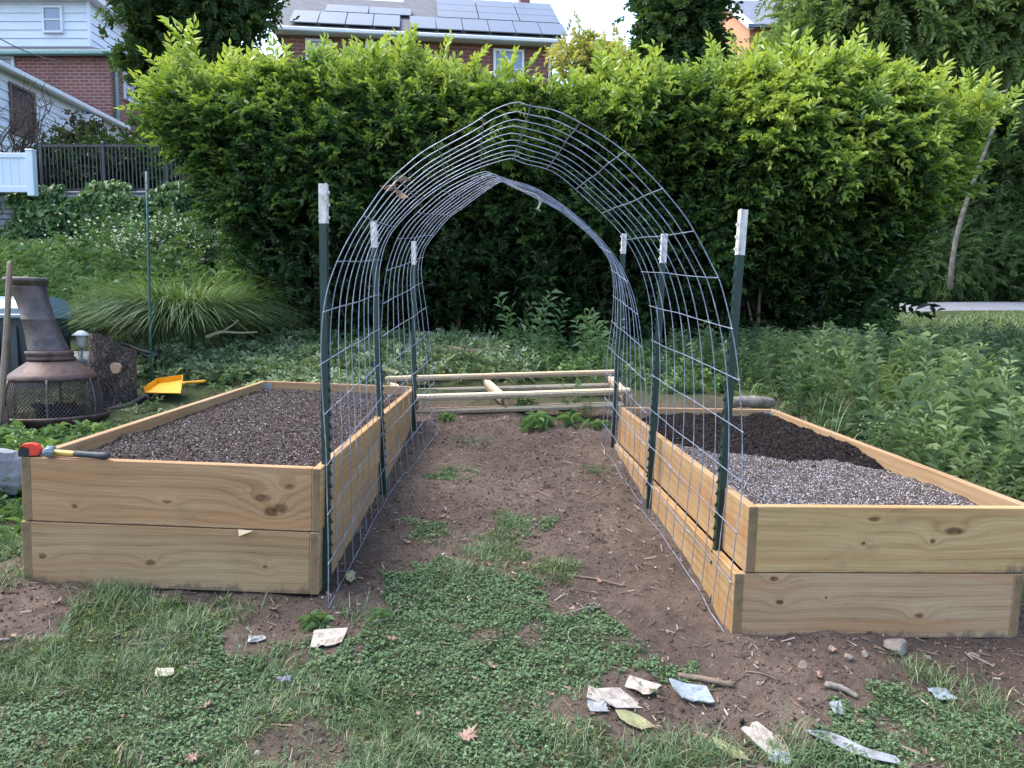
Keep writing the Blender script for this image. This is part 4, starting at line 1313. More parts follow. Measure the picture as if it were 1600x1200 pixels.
def window(root, cx, cy, z0, z1, w_, axis, sgn, frame, glass, sash=True):
    """axis 'x': lies in a wall facing -y; axis 'y': in a wall facing +x"""
    t = .09
    Mx = Matrix.Translation((cx, cy, z0)) @ (Matrix.Rotation(PI/2, 4, 'Z') if axis == 'y' else Matrix.Identity(4))
    H_ = z1 - z0; b = MB()
    b.box((-w_/2 - t, -.08, -t), (-w_/2, .05, H_ + t), Mx); b.box((w_/2, -.08, -t), (w_/2 + t, .05, H_ + t), Mx)
    b.box((-w_/2, -.078, H_), (w_/2, .05, H_ + t), Mx); b.box((-w_/2 - .04, -.12, -t - .002), (w_/2 + .04, -.082, -.01), Mx); b.box((-w_/2, -.078, -t), (w_/2, .05, 0), Mx)
    if sash: b.box((-w_/2, -.06, H_/2 - .03), (w_/2, .04, H_/2 + .03), Mx)
    f = b.build('window', frame, root, False, None, True)
    MB().box((-w_/2, -.03, 0), (w_/2, -.01, H_), Mx).build('pane', glass, f, False, None, True)
    return f


def yat(X, px, py): return X / ray(px, py)[0]


# --- brick house with white clapboard storey
HY = 33.0
xc = U(171, 90, HY)[0]; xl = -32.0; zg = U(100, 84, HY)[2]; xw = U(139, 50, HY + .9)[0]; zw = U(100, 2, HY + .9)[2]
hs = empty('brick_house', (-24, HY + 5, 5), 'red brick house with white clapboard upper storey and green gutter, upper left', 'house')
bpy.context.view_layer.update()
b = MB(); b.box((xl, HY, 3.5), (xc, HY + 13, zg - .12)); b.build('brick_wall', M['brick'], hs, False, None, True)
b = MB(); lap(b, (xl, HY + .9), (xw, HY + .9), zg - .1, zw, .36, .05, (0, -1)); lap(b, (xw, HY + .9), (xw, HY + 12), zg - .1, zw, .36, .05, (1, 0))
b.box((xl, HY + .92, zg - .1), (xw - .02, HY + 12, zw)); b.box((xw - .03, HY + .82, zg - .1), (xw + .09, HY + .95, zw))
b.build('clapboard_wall', M['siding'], hs, False, None, True)
b = MB(); b.box((xl, HY + .35, zw), (xw + .5, HY + 12.6, zw + .28)); b.build('eave', M['trim'], hs, False, None, True)
b = MB(); b.add([(xl, HY + .3, zw + .29), (xw + .55, HY + .3, zw + .29), (xw + .55, HY + 12.6, zw + .29), (xl, HY + 12.6, zw + .29), (xl, HY + 6.4, zw + 3.6), (xw + .55, HY + 6.4, zw + 3.6)], [(0, 1, 5, 4), (3, 4, 5, 2)], [(0, 4, 3), (1, 2, 5)])
b.build('roof', M['shingle'], hs, False, None, True)
# low skirt roof round the brick storey
zs = U(150, 64, HY + 3)[2]
b = MB()
b.add([(xl, HY - .3, zg), (xc + .3, HY - .3, zg), (xw + .05, HY + .85, zg + .62), (xl, HY + .85, zg + .62), (xc + .3, HY + 13, zg), (xw + .05, HY + 13, zg + .62)], [(0, 1, 2, 3), (1, 4, 5, 2)])
b.build('skirt_roof', M['shingle'], hs, False, None, True)
b = MB(); b.box((xl, HY - .45, zg - .16), (xc + .34, HY - .29, zg + .02), None, .5, .03); b.box((xc + .30, HY - .29, zg - .16), (xc + .42, HY + 13, zg + .02), None, .5, .03)
b.box((xl, HY - .28, zg - .1), (xc + .3, HY - .005, zg - .04))
b.build('gutter', M['green_trim'], hs, False, None, True)
b = MB(); dx_ = U(178, 130, HY + .3)[0]
b.tube([(xc + .12, HY + .25, zg - .1), (xc + .12, HY + .25, zg - .35), (xc + .1, HY + .3, zg - .6), (xc + .1, HY + .3, 5)], .07, 8); b.build('downspout', M['green_trim'], hs, True, None, True)
cx = U(83, 30, HY + .85)[0]; window(hs, cx, HY + .84, U(83, 49, HY + .85)[2], U(83, 13, HY + .85)[2], .72, 'x', 1, M['trim'], M['glass_blue'])
yw = yat(xc, 203, 140); window(hs, xc, yw, U(203, 158, yw)[2], U(203, 122, yw)[2], 1.1, 'y', 1, M['trim'], M['glass'])
yw = yat(xc, 212, 235); window(hs, xc, yw, U(212, 250, yw)[2], U(212, 218, yw)[2], 1.2, 'y', 1, M['trim'], M['glass'])
cx = U(4, 100, HY)[0]; window(hs, cx, HY - .01, U(4, 130, HY)[2], U(4, 92, HY)[2], .9, 'x', 1, M['trim'], M['glass_blue'])

# --- white house whose side runs back along the left
EX = -16.7; ze = U(0, 103, yat(-16.7, 0, 103))[2]; y0_, y1_ = 20.5, yat(-16.7, 182, 195)
eh = empty('white_house', (EX - 3, 27, 5), 'low white sided house with brown window and sloping gutter, left edge', 'house')
bpy.context.view_layer.update()
b = MB(); lap(b, (EX, y0_), (EX, y1_), 3.6, ze - .12, .3, .04, (1, 0)); b.box((EX - 6, y0_ + .02, 3.5), (EX - .03, y1_, ze - .12)); b.box((EX - .05, y1_ - .1, 3.6), (EX + .06, y1_ + .05, ze - .13))
b.build('wall', M['siding'], eh, False, None, True)
b = MB(); b.box((EX + .25, y0_ - .3, ze - .16), (EX + .40, y1_ + .4, ze + .02), None, .5, .03); b.box((EX - .02, y0_ - .3, ze - .118), (EX + .245, y1_ + .4, ze - .06)); b.build('gutter', M['trim'], eh, False, None, True)
b = MB(); b.add([(EX + .38, y0_ - .3, ze + .03), (EX + .38, y1_ + .4, ze + .03), (EX - 3, y1_ + .4, ze + 1.6), (EX - 3, y0_ - .3, ze + 1.6), (EX - 6.4, y0_ - .3, ze + .03), (EX - 6.4, y1_ + .4, ze + .03)], [(0, 1, 2, 3), (3, 2, 5, 4), (0, 4, 5, 1)], [(0, 3, 4), (1, 5, 2)])
b.build('roof', M['shingle'], eh, False, None, True)
yw = yat(EX, 34, 175); window(eh, EX + .01, yw, U(34, 211, yw)[2], U(34, 141, yw)[2], 1.15, 'y', 1, plain('brown_frame', (.14, .10, .09), None, .6), M['glass'])
yw = yat(EX, 146, 192); window(eh, EX + .01, yw, U(146, 206, yw)[2], U(146, 180, yw)[2], 1.3, 'y', 1, M['trim'], M['glass'])
yw = yat(EX, 132, 190); MB().box((EX + .05, yw - .35, U(134, 200, yw)[2]), (EX + .5, yw + .35, U(134, 182, yw)[2]), None, .5, .02).build('air_conditioner', M['trim'], eh, False, None, True)

# --- house with solar panels
A_, B_ = Vector(U(428, 41, 29.2)), Vector(U(876, 63, 30.6))
zE = (A_.z + B_.z) / 2; yaw = math.atan2(B_.y - A_.y, B_.x - A_.x); Wd = math.hypot(B_.x - A_.x, B_.y - A_.y)
so = empty('solar_house', (A_.x, A_.y, zE), 'red brick house with blue solar panels on its grey roof', 'house', None, yaw)
so.rotation_euler = (0, -(B_.z - A_.z) / Wd * .6, yaw)
xm = 4.85; pit = math.radians(36)
b = MB(); b.box((.3, .45, -7), (Wd - .25, 9.2, -.12)); b.build('wall', M['brick2'], so)
b = MB()
for x0, x1, dep, zz in ((-.1, xm, 3.7, 0), (xm, Wd + .1, 4.35, .0)):
    rz = math.tan(pit) * dep
    b.add([(x0, 0, zz), (x1, 0, zz), (x1, dep, zz + rz), (x0, dep, zz + rz), (x0, 2 * dep + .8, zz), (x1, 2 * dep + .8, zz)], [(0, 1, 2, 3), (3, 2, 5, 4), (0, 4, 5, 1)], [(0, 3, 4), (1, 5, 2)])
b.build('roof', M['shingle'], so)
b = MB(); b.box((-.2, -.16, -.16), (Wd + .2, -.01, -.005), None, .5, .03); b.box((-.1, 0, -.12), (Wd + .1, .45, -.06)); b.build('gutter', M['trim'], so)
b = MB(); b.tube([(Wd - .3, -.05, -.15), (Wd - .35, .3, -.5), (Wd - .38, .38, -.8), (Wd - .38, .38, -6)], .055, 8); b.build('downspout', M['trim'], so, True)
b = MB(); b.box((Wd - 1.0, 4.6, 2.4), (Wd - .55, 5.3, 3.7)); b.build('chimney', M['brick2'], so)
b = MB(); xa_ = Wd - .8; b.tube([(xa_, 4.9, 3.6), (xa_, 4.9, 4.9)], .02, 5); b.tube([(xa_ - .3, 4.9, 4.3), (xa_ + .3, 4.9, 4.3)], .015, 5); b.build('aerial', M['steel'], so)


def solar(x, s, w_, l_):
    o = MB().box((0, 0, .10), (w_, l_, .14), None, .5, .006).build('solar_panel', M['solar'], so)
    o.location = (x, s * math.cos(pit), s * math.sin(pit)); o.rotation_euler = (pit, 0, 0)


for k in range(6): solar(5.15 + k * 1.06, .28, 1.03, 1.6)
for k in range(3):
    for j in range(3): solar(6.3 + k * 1.72, 1.98 + j * 1.02, 1.68, .99)
for k in range(4): solar(.55 + k * 1.06, .28, 1.03, 1.6)
for k in range(2): solar(1.75 + k * 1.75, 1.98, 1.7, .99)
for wx, ww, z0, z1 in ((9.1, 1.05, -1.75, -.4), (1.6, .8, -1.5, -.35), (3.9, .8, -1.5, -.35), (5.6, .7, -2.4, -.9)):
    b = MB(); t = .1
    b.box((wx - ww/2 - t, .36, z0 - t), (wx - ww/2, .46, z1 + t)); b.box((wx + ww/2, .36, z0 - t), (wx + ww/2 + t, .46, z1 + t)); b.box((wx - ww/2, .362, z1), (wx + ww/2, .46, z1 + t)); b.box((wx - ww/2, .362, z0 - t), (wx + ww/2, .46, z0))
    b.box((wx - ww/2, .39, (z0 + z1)/2 - .03), (wx + ww/2, .45, (z0 + z1)/2 + .03))
    f = b.build('window', M['trim'], so); MB().box((wx - ww/2, .42, z0), (wx + ww/2, .44, z1)).build('pane', M['glass_blue'], f)

# --- far house with the sunlit gable
fx, fy = U(1174, 40, 45)[:2]; fz = U(1174, 40, 45)[2]; dep = 10.5
fh = empty('far_house', (fx, fy, 5), 'distant house with orange sunlit gable and slate roof among trees', 'house')
bpy.context.view_layer.update()
rz = U(1126, 2, 50)[2] - fz
b = MB(); b.box((fx, fy + .3, 4), (fx + 14, fy + dep, fz)); b.add([(fx, fy + .3, fz), (fx, fy + dep, fz), (fx, fy + dep/2 + .1, fz + rz - .15), (fx + .3, fy + .3, fz), (fx + .3, fy + dep, fz), (fx + .3, fy + dep/2 + .1, fz + rz - .15)], [(0, 2, 5, 3), (1, 4, 5, 2)], [(0, 1, 2), (3, 5, 4)])
b.build('wall', M['sunbrick'], fh, False, None, True)
b = MB()
for s2, (ya, za) in ((1, (fy - .3, fz - .2)), (-1, (fy + dep + .4, fz - .2))):
    V = [(fx - .25, ya, za), (fx + 14.3, ya, za), (fx + 14.3, fy + dep/2 + .05, fz + rz), (fx - .25, fy + dep/2 + .05, fz + rz)]
    V += [(x, y, z + .18) for x, y, z in V]
    b.add(V, [(4, 5, 6, 7), (3, 2, 1, 0), (0, 1, 5, 4), (1, 2, 6, 5), (3, 0, 4, 7)])
b.build('roof', plain('blue_slate', (.17, .19, .24), (.12, .135, .18), .8, 3), fh, False, None, True)
b = MB()
for (ya, za), (yb2, zb2) in (((fy - .3, fz - .3), (fy + dep/2 + .05, fz + rz - .1)), ((fy + dep + .4, fz - .3), (fy + dep/2 + .05, fz + rz - .1))):
    b.add([(fx - .27, ya, za), (fx - .27, yb2, zb2), (fx - .27, yb2, zb2 + .3), (fx - .27, ya, za + .3), (fx + .05, ya, za), (fx + .05, yb2, zb2), (fx + .05, yb2, zb2 + .3), (fx + .05, ya, za + .3)], [(0, 1, 2, 3), (7, 6, 5, 4), (0, 4, 5, 1), (3, 2, 6, 7)])
b.build('bargeboard', M['trim'], fh, False, None, True)

# utility cable at upper left
a, c = Vector(U(-60, 25, 22)), Vector(U(150, 96, 32.8))
b = MB(); b.tube([a.lerp(c, t) - Vector((0, 0, .5 * math.sin(t * PI))) for t in np.linspace(0, 1, 16)], .018, 5)
tag(b.build('utility_cable', M['cable'], None, True), 'thin dark utility cable sloping to the brick house', 'cable')


# ================================================================ hedge
def lerp_tab(t, xs, ys): return np.interp(t, xs, ys)


HZ0 = 1.05
def hz_top(x):
    px = 800 + x / 9.0 * FPX
    py = np.interp(px, [200, 240, 300, 380, 430, 520, 600, 700, 780, 850, 930, 1000, 1060, 1130, 1200, 1300, 1400, 1470, 1530, 1580],
                   [140, 118, 98, 84, 80, 72, 70, 88, 108, 118, 104, 102, 108, 98, 90, 82, 92, 120, 150, 190])
    dv = (600 - py) / FPX
    return CAMH + 9.0 * (-math.sin(PITCH) + dv * math.cos(PITCH)) / (math.cos(PITCH) + dv * math.sin(PITCH)) - .15 - .07 * np.exp(-(np.asarray(px) - 790)**2 / 2 / 90.**2)


def hedge_pts(n, where):
    """points and outward normals on the hedge's lumpy skin"""
    if where == 'top':
        x = rng.uniform(-4.4, 5.9, n); y = rng.uniform(8.9, 11.6, n)
        z = hz_top(x) - .25 * np.clip(y - 9.6, 0, 3)**1.5 * .3 + (fbm(x, y, 1.1, 3, 51) - .5) * .9 - .12 + rng.normal(0, .05, n)
        z -= .9 * np.clip((9.25 - y) / .5, 0, 1)**2
        nrm = np.stack([rng.normal(0, .25, n), rng.normal(-.25, .25, n), np.ones(n)], 1)
        return np.stack([x, y, z], 1), nrm
    if where == 'front':
        u = rng.uniform(-1, 1, n); t = rng.random(n)**.85
    elif where == 'left':
        u = rng.uniform(-1.0, -.9, n); t = rng.random(n)
    else:
        u = rng.uniform(.9, 1.0, n); t = rng.random(n)
    l = lerp_tab(t, [0, .2, .4, .6, .8, .92, 1], [-2.95, -3.2, -3.5, -3.8, -4.3, -4.35, -4.1]); rr = lerp_tab(t, [0, .2, .45, .7, .88, 1], [4.75, 4.95, 5.2, 5.45, 5.6, 5.3])
    x = (l + rr) / 2 + u * (rr - l) / 2
    zt = hz_top(x); zb = HZ0 - .02 + .12 * (fbm(x, x * 0 + 1.1, 1.5, 2, 55) - .5)
    z = zb + (zt - zb) * t
    yf = 9.55 - .75 * np.sin(np.clip(t, 0, 1) * PI * .62)**1.2 + .35 * np.clip(t - .8, 0, 1) * 4
    y = yf - (fbm(x, z, .9, 3, 57) - .5) * 1.5 - (vnoise(x, z, 2.6, 58) - .5) * .4
    e = np.clip((np.abs(u) - .82) / .18, 0, 1)
    y = y + e**2 * 1.0
    if where in ('left', 'right'):
        y = rng.uniform(9.2, 11.4, n)
        x = x + (fbm(y, z, 1.2, 2, 59) - .5) * .7
    nrm = np.stack([np.sign(u) * e * 1.4 + rng.normal(0, .3, n), -1 + e * .5 + rng.normal(0, .2, n), .35 + rng.normal(0, .3, n)], 1)
    return np.stack([x, y, z], 1), nrm


SPR = [spray(n_,   .31, .125, .046, 100 + k, 62, True, c_, 22, .5, .42) for k, (n_, c_) in enumerate(((11, -.1), (13, -.35), (9, .1), (11, -.5), (12, -.2)))]
SPR_S = [spray(n_,   .22, .078, .033, 140 + k, 60, True, c_, 26, .4, .2) for k, (n_, c_) in enumerate(((11, .1), (13, -.2), (10, .15), (12, -.1)))]


def orient(nrm, up=.0, jit=.5):
    d_ = nrm + rng.normal(0, jit, nrm.shape); d_[:, 2] += up
    d_ /= np.linalg.norm(d_, axis=1)[:, None]
    return euler_mats(np.arctan2(d_[:, 1], d_[:, 0]), np.arcsin(np.clip(d_[:, 2], -1, 1)), rng.normal(0, .5, len(d_)))


parts = []
hroot = empty('hedge', (.8, 10, 1.1), 'big overgrown green hedge with yellow-green new shoots along its top', 'hedge')
bpy.context.view_layer.update()


def hedge_layer(n, where, dmin, dmax, tm, sc, up, upper_only=False, tb=0):
    P, nr = hedge_pts(n, where)
    nn = nr / np.linalg.norm(nr, axis=1)[:, None]
    dep_ = dmin + (dmax - dmin) * rng.random(n)**1.4
    P = P - nn * dep_[:, None]
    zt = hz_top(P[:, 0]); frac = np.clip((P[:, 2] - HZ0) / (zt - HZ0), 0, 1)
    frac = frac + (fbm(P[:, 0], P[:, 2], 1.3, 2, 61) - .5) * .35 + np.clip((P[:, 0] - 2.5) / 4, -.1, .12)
    if upper_only:
        k = frac > .38; P, nr, frac, dep_ = P[k], nr[k], frac[k], dep_[k]
    else:
        k = rng.random(len(P)) < np.clip(.55 + frac * .6, .4, 1); P, nr, frac, dep_ = P[k], nr[k], frac[k], dep_[k]
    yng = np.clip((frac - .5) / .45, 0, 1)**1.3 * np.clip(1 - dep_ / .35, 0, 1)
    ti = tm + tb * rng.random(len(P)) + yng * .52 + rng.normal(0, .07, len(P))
    return scatter(SPR if sc > .9 else SPR_S, P, orient(nr, up, .5), sc * rng.uniform(.75, 1.2, len(P)) * (.8 + .25 * np.clip(frac, 0, 1)), np.clip(ti, 0, 1), .35 + yng)


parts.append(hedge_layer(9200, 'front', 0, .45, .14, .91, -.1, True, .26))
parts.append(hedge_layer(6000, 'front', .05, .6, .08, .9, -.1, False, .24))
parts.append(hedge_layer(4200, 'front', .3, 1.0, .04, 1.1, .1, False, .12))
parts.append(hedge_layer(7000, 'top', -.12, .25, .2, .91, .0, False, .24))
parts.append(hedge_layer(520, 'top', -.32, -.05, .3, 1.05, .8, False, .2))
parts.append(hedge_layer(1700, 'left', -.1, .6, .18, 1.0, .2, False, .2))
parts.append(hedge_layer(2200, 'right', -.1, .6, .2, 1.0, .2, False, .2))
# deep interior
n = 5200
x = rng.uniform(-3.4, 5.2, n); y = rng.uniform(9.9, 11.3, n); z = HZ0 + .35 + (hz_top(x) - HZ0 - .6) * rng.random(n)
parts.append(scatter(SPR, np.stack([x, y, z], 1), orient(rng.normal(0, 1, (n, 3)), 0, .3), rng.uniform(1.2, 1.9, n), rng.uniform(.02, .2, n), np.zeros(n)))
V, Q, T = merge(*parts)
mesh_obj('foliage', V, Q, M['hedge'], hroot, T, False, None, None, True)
b = MB()
for k in range(34):
    x = rng.uniform(-2.7, 4.8); y = rng.uniform(9.7, 10.9); z0 = hz(x, y)
    for q in range(2):
        x2, y2 = x + rng.uniform(-.7, .7), y + rng.uniform(-.6, .4); zz = rng.uniform(2.4, 3.7)
        pts = catmull([(x, y, z0 - .1), (x + (x2 - x) * .3 + rng.uniform(-.1, .1), y + (y2 - y) * .25, z0 + (zz - z0) * .35), (x2, y2, zz)], 9)
        b.tube(pts, np.linspace(.032, .009, 9) * rng.uniform(.6, 1.2), 6)
b.build('stems', M['stick'], hroot, True, None, True)

# ================================================================ trees
PINN = [spray(n_, .5, .16, .05, 200 + k, 62, True, c_, 10, .5, .15) for k, (n_, c_) in enumerate(((15, -.35), (13, -.5), (17, -.25), (15, -.6)))]
MAP = [spray(n_, .32, .15, .13, 230 + k, 70, True, c_, 25, .3, .2) for k, (n_, c_) in enumerate(((7, -.1), (9, -.25), (8, .05), (9, -.35)))]


def tree(name, label, blobs, mat, tmpl, nspr, sc, trunks, barkm, group=None, down=0.0, tint=(.2, .7), cl=10, hollow=.35, base=None):
    """blobs [(cx,cy,cz,rx,ry,rz)]; trunks [(points, radii)]"""
    root = empty(name, base or trunks[0][0][0], label, 'tree' if 'tree' in name else 'shrub', group)
    bpy.context.view_layer.update()
    vol = np.array([bb[3] * bb[4] * bb[5] for bb in blobs])**.75; vol /= vol.sum()
    Ps, Ns, Ts = [], [], []
    for bb, v in zip(blobs, vol):
        n = max(6, int(nspr * v / cl))
        d_ = rng.normal(size=(n, 3)); d_ /= np.linalg.norm(d_, axis=1)[:, None]
        r_ = hollow + (1 - hollow) * rng.random(n)**.6
        c_ = np.array(bb[:3]) + d_ * r_[:, None] * np.array(bb[3:])
        q = np.repeat(np.arange(n), cl)
        spread = np.array(bb[3:]).mean() * .2 + .12
        P = c_[q] + rng.normal(0, 1, (len(q), 3)) * spread * np.array([1, 1, .7])
        Ps.append(P); Ns.append(d_[q] * .8 + np.array([0, 0, .2]))
        Ts.append(np.clip(tint[0] + (tint[1] - tint[0]) * (.5 * rng.random(n)[q] + .5 * rng.random(len(q))), 0, 1))
    P, Nn, T0 = np.concatenate(Ps), np.concatenate(Ns), np.concatenate(Ts)
    V, Q, T = scatter(tmpl, P, orient(Nn, -down, .6), sc * rng.uniform(.7, 1.25, len(P)), T0, np.full(len(P), .6))
    mesh_obj('crown', V, Q, mat, root, T, False, None, None, True)
    if trunks:
        b = MB()
        for pts, rad in trunks:
            b.tube(catmull(pts, 14), np.interp(np.linspace(0, 1, 14), np.linspace(0, 1, len(rad)), rad), 8)
        b.build('trunk', barkm, root, True, None, True)
    return root


def limbs(p, tips, r0, k=0.4):
    """limbs from points along a trunk to tips"""
    out = []
    for q in tips:
        a = Vector(p).lerp(Vector(q), .02); m_ = Vector(p).lerp(Vector(q), .5) + Vector((0, 0, .25))
        out.append(([tuple(a), tuple(m_), tuple(q)], [r0, r0 * .6, r0 * .2]))
    return out


# dark tree above the hedge, upper left
tb = U(292, 0, 18.5); gz_ = hz(tb[0], 18.5)
def bl(px, py, Y, rx, ry, rz):
    c = U(px, py, Y); s2 = Y / FPX; return (c[0], c[1], c[2], rx * s2, ry * s2, rz * s2)
tree('maple_tree', 'dark trunked leafy tree between the brick houses, cut off at the top',
     [bl(225, -5, 18.2, 42, 40, 40), bl(226, 85, 18.6, 22, 34, 40), bl(258, 165, 18.6, 26, 30, 40), bl(345, 35, 18.2, 55, 55, 55), bl(385, 10, 18.8, 46, 40, 30), bl(255, 70, 19.2, 44, 34, 60), bl(330, 100, 19, 45, 50, 40), bl(300, -70, 18.5, 130, 100, 55), bl(275, 215, 18.8, 34, 40, 40), bl(300, 40, 19.6, 60, 30, 90)],
     M['maple'], MAP, 5600, .9, [([(tb[0] - .1, 18.5, gz_ - .2), (tb[0], 18.5, gz_ + 2.5), (tb[0] + .05, 18.5, tb[2] - .3), (tb[0] + .1, 18.6, tb[2] + 2.5)], [.42, .36, .34, .28])]
     + limbs((tb[0], 18.5, tb[2] - 1.0), [U(200, 20, 18.3), U(370, 20, 18.3), U(330, -60, 18.6), U(230, -70, 18.6)], .13), M['darkbark'], None, .1, (.1, .75))
# columnar tree with ivy right of the solar house
tb = U(1062, 120, 19)
tree('ivy_clad_tree', 'narrow ivy clad dark tree rising behind the hedge, right of the solar panels', [bl(1062, 100, 19, 42, 40, 50), bl(1058, 40, 19, 40, 36, 46), bl(1066, -10, 19, 44, 40, 40), bl(1036, 30, 19, 24, 30, 50), bl(1095, 50, 19, 26, 30, 60), bl(1060, -60, 19, 60, 50, 40)],
     M['maple'], MAP, 3000, .95, [([(tb[0], 19, 2.2), (tb[0], 19, 6), (tb[0] + .05, 19, 11)], [.3, .25, .15])], M['darkbark'], None, .2, (.15, .75), 8)
tb = U(922, 110, 27)
tree('small_tree', 'small yellowish sunlit tree beyond the hedge beside the solar house', [bl(920, 80, 27, 34, 30, 22), bl(940, 92, 27, 30, 30, 24), bl(897, 88, 27, 22, 24, 18), bl(925, 115, 27, 46, 36, 24), bl(962, 105, 27, 24, 24, 22)],
     M['sunny'], MAP, 800, 1.0, [([(tb[0], 27, 4.2), (tb[0], 27, 7), (tb[0], 27, 10.3)], [.15, .1, .04])], M['trunk'], None, 0, (.1, .95), 8)
# woodland right
tr = [('walnut_tree', 'broad tree with drooping feathery leaves above the right end of the hedge',
       [bl(1330, 40, 17, 90, 80, 45), bl(1420, 15, 16.5, 90, 80, 50), bl(1290, 62, 18, 55, 50, 38), bl(1480, 75, 16.5, 75, 70, 50), bl(1400, 90, 17.5, 100, 70, 45), bl(1390, -40, 17, 130, 90, 50), bl(1560, 60, 16.5, 70, 60, 60)], 4200, 1.05, (1400, 17), (.45, 1.0), .35),
      ('woodland_tree', 'dense dark tree filling the right edge beyond the lane',
       [bl(1600, 170, 18.5, 80, 80, 70), bl(1520, 190, 18.8, 70, 80, 70), bl(1580, 280, 18.4, 80, 80, 60), bl(1640, 90, 18, 70, 70, 80), bl(1530, 120, 19, 70, 70, 60), bl(1690, 240, 18, 80, 80, 90)], 3600, 1.1, (1600, 18.5), (.3, .95), .3),
      ('woodland_tree', 'tall pale green tree behind the feathery leaved tree, under the far slate roof',
       [bl(1205, 108, 23, 40, 50, 28), bl(1245, 100, 22, 45, 50, 35), bl(1340, 140, 21, 110, 80, 70), bl(1430, 180, 21, 90, 80, 90), bl(1270, 50, 24, 30, 40, 36), bl(1330, 0, 24, 60, 60, 50)], 3600, 1.3, (1330, 22), (.3, .9), .2)]
for nm, lb, bls, ns, sc, (bx, by), ti, dn in tr:
    x = U(bx, 300, by)[0]; gz_ = hz(x, by)
    top_ = U(bx, 40, by)
    tree(nm, lb, bls, M['woods'], PINN, ns, sc, [([(x, by, gz_ - .2), (x + .1, by, gz_ + 2.2), (top_[0] - .2, by, top_[2] - 1.2), (top_[0], by, top_[2])], [.22, .18, .13, .06])] + limbs((x, by, gz_ + 2.8), [bls[k][:3] for k in range(4)], .08), M['trunk'], None, dn, ti, 12)
# slender pale trunk
pts = [U(1484, 452, 15.6), U(1490, 390, 15.6), U(1505, 330, 15.6), U(1528, 265, 15.6), U(1552, 200, 15.7), U(1578, 120, 15.8), U(1588, 60, 15.8), U(1594, 0, 15.8), U(1600, -60, 15.8)]
tree('sapling_tree', 'slender pale leaning trunk with sparse leaves at the far right', [bl(1590, -40, 15.8, 60, 40, 40), bl(1600, 60, 15.9, 30, 30, 40)], M['woods'], PINN, 260, 1.0, [(pts, [.055, .05, .046, .042, .04, .036, .032, .028, .02])], M['bark_pale'], None, .3, (.3, .8), 8)
# understorey beyond the lane
us = [(1450, 420, 17.2, 70, .0), (1530, 400, 17.4, 75, .05), (1600, 410, 17.2, 80, .0), (1680, 400, 17.4, 90, .1), (1560, 340, 18.2, 90, .1), (1480, 330, 18.6, 80, .0), (1420, 350, 19, 80, 0), (1640, 330, 18, 90, .05)]
for k, (px, py, Y, r_, dt) in enumerate(us):
    lb = ('low leafy shrub across the lane beside the pale leaning trunk', 'leafy shrub across the lane just right of the pale leaning trunk', 'leafy shrub across the lane at the right edge', 'leafy shrub across the lane beyond the right edge',
          'taller dark shrub behind the lane shrubs, right of the pale trunk', 'taller dark shrub behind the pale leaning trunk', 'dark shrub half hidden behind the right end of the hedge', 'taller dark shrub at the right edge behind the lane shrubs')[k]
    x = U(px, py, Y)[0]
    tree('woodland_shrub', lb, [bl(px, py, Y, r_ * .75, r_ * .6, r_ * .6), bl(px - r_ * .3, py + 22, Y - .4, r_ * .5, r_ * .5, r_ * .4), bl(px + r_ * .35, py + 18, Y - .3, r_ * .45, r_ * .5, r_ * .45)], M['woods'], PINN, 900, .62, [([(x, Y, hz(x, Y) - .1), (x + .1, Y, hz(x, Y) + .7), U(px, py, Y)], [.05, .035, .01])], M['trunk'], 'shrubs across the lane', .2, (.1 + dt, .8 + dt), 10)
# shrubs on the terrace behind the railing
for k, (px, py, Y, r_, m_, lb) in enumerate(((128, 208, 19, 24, 'reddish', 'purple leaved shrub before the white house, above the railing'), (150, 262, 18.2, 60, 'maple', 'dark shrub behind the middle of the railing'), (245, 250, 18, 60, 'maple', 'dark green shrub behind the right end of the railing'),
                                             (90, 265, 18.4, 45, 'maple', 'dark shrub behind the left end of the railing'), (300, 250, 17.4, 45, 'ivy', 'lighter green shrub where the railing meets the hedge'))):
    x = U(px, py, Y)[0]
    tree('terrace_shrub', lb, [bl(px, py, Y, r_, r_ * .7, r_ * .6), bl(px + r_ * .6, py + 8, Y + .3, r_ * .6, r_ * .5, r_ * .5), bl(px - r_ * .5, py + 12, Y + .2, r_ * .55, r_ * .5, r_ * .45)], M[m_], MAP, 1300 if m_ != 'reddish' else 240, .62, [([(x, Y, hz(x, Y) - .1), (x + .05, Y, hz(x, Y) + .6), U(px, py, Y)], [.05, .04, .015])], M['trunk'], None, 0, (.0, .6) if m_ in ('ivy', 'reddish') else (.0, .22), 10)
# bare twiggy vine on the white house
b = MB()
for k in range(26):
    x0, y0 = rng.uniform(-20, 60), rng.uniform(235, 260); p = [U(x0, y0, 17.6)]
    px, py = x0, y0
    for q in range(5):
        px += rng.uniform(-22, 24); py -= rng.uniform(8, 32); p.append(U(px, py, 17.6 + rng.uniform(-.3, .3)))
    b.tube(catmull(p, 16), np.linspace(.018, .004, 16), 4, False)
    for q in range(3):
        i0 = rng.integers(1, 4); s2 = Vector(p[i0]); b.tube([tuple(s2), tuple(s2 + Vector((rng.uniform(-.4, .4), 0, rng.uniform(0, .3)))), tuple(s2 + Vector((rng.uniform(-.6, .6), 0, rng.uniform(.1, .5))))], [.008, .006, .003], 4, False)
x = U(15, 250, 17.6)[0]
b.tube([(x, 17.6, hz(x, 17.6) - .1), U(15, 270, 17.6), U(20, 240, 17.6)], [.05, .04, .02], 6)
tag(b.build('bare_bush', M['trunk'], None, False), 'leafless twiggy bush in front of the white house window', 'shrub')


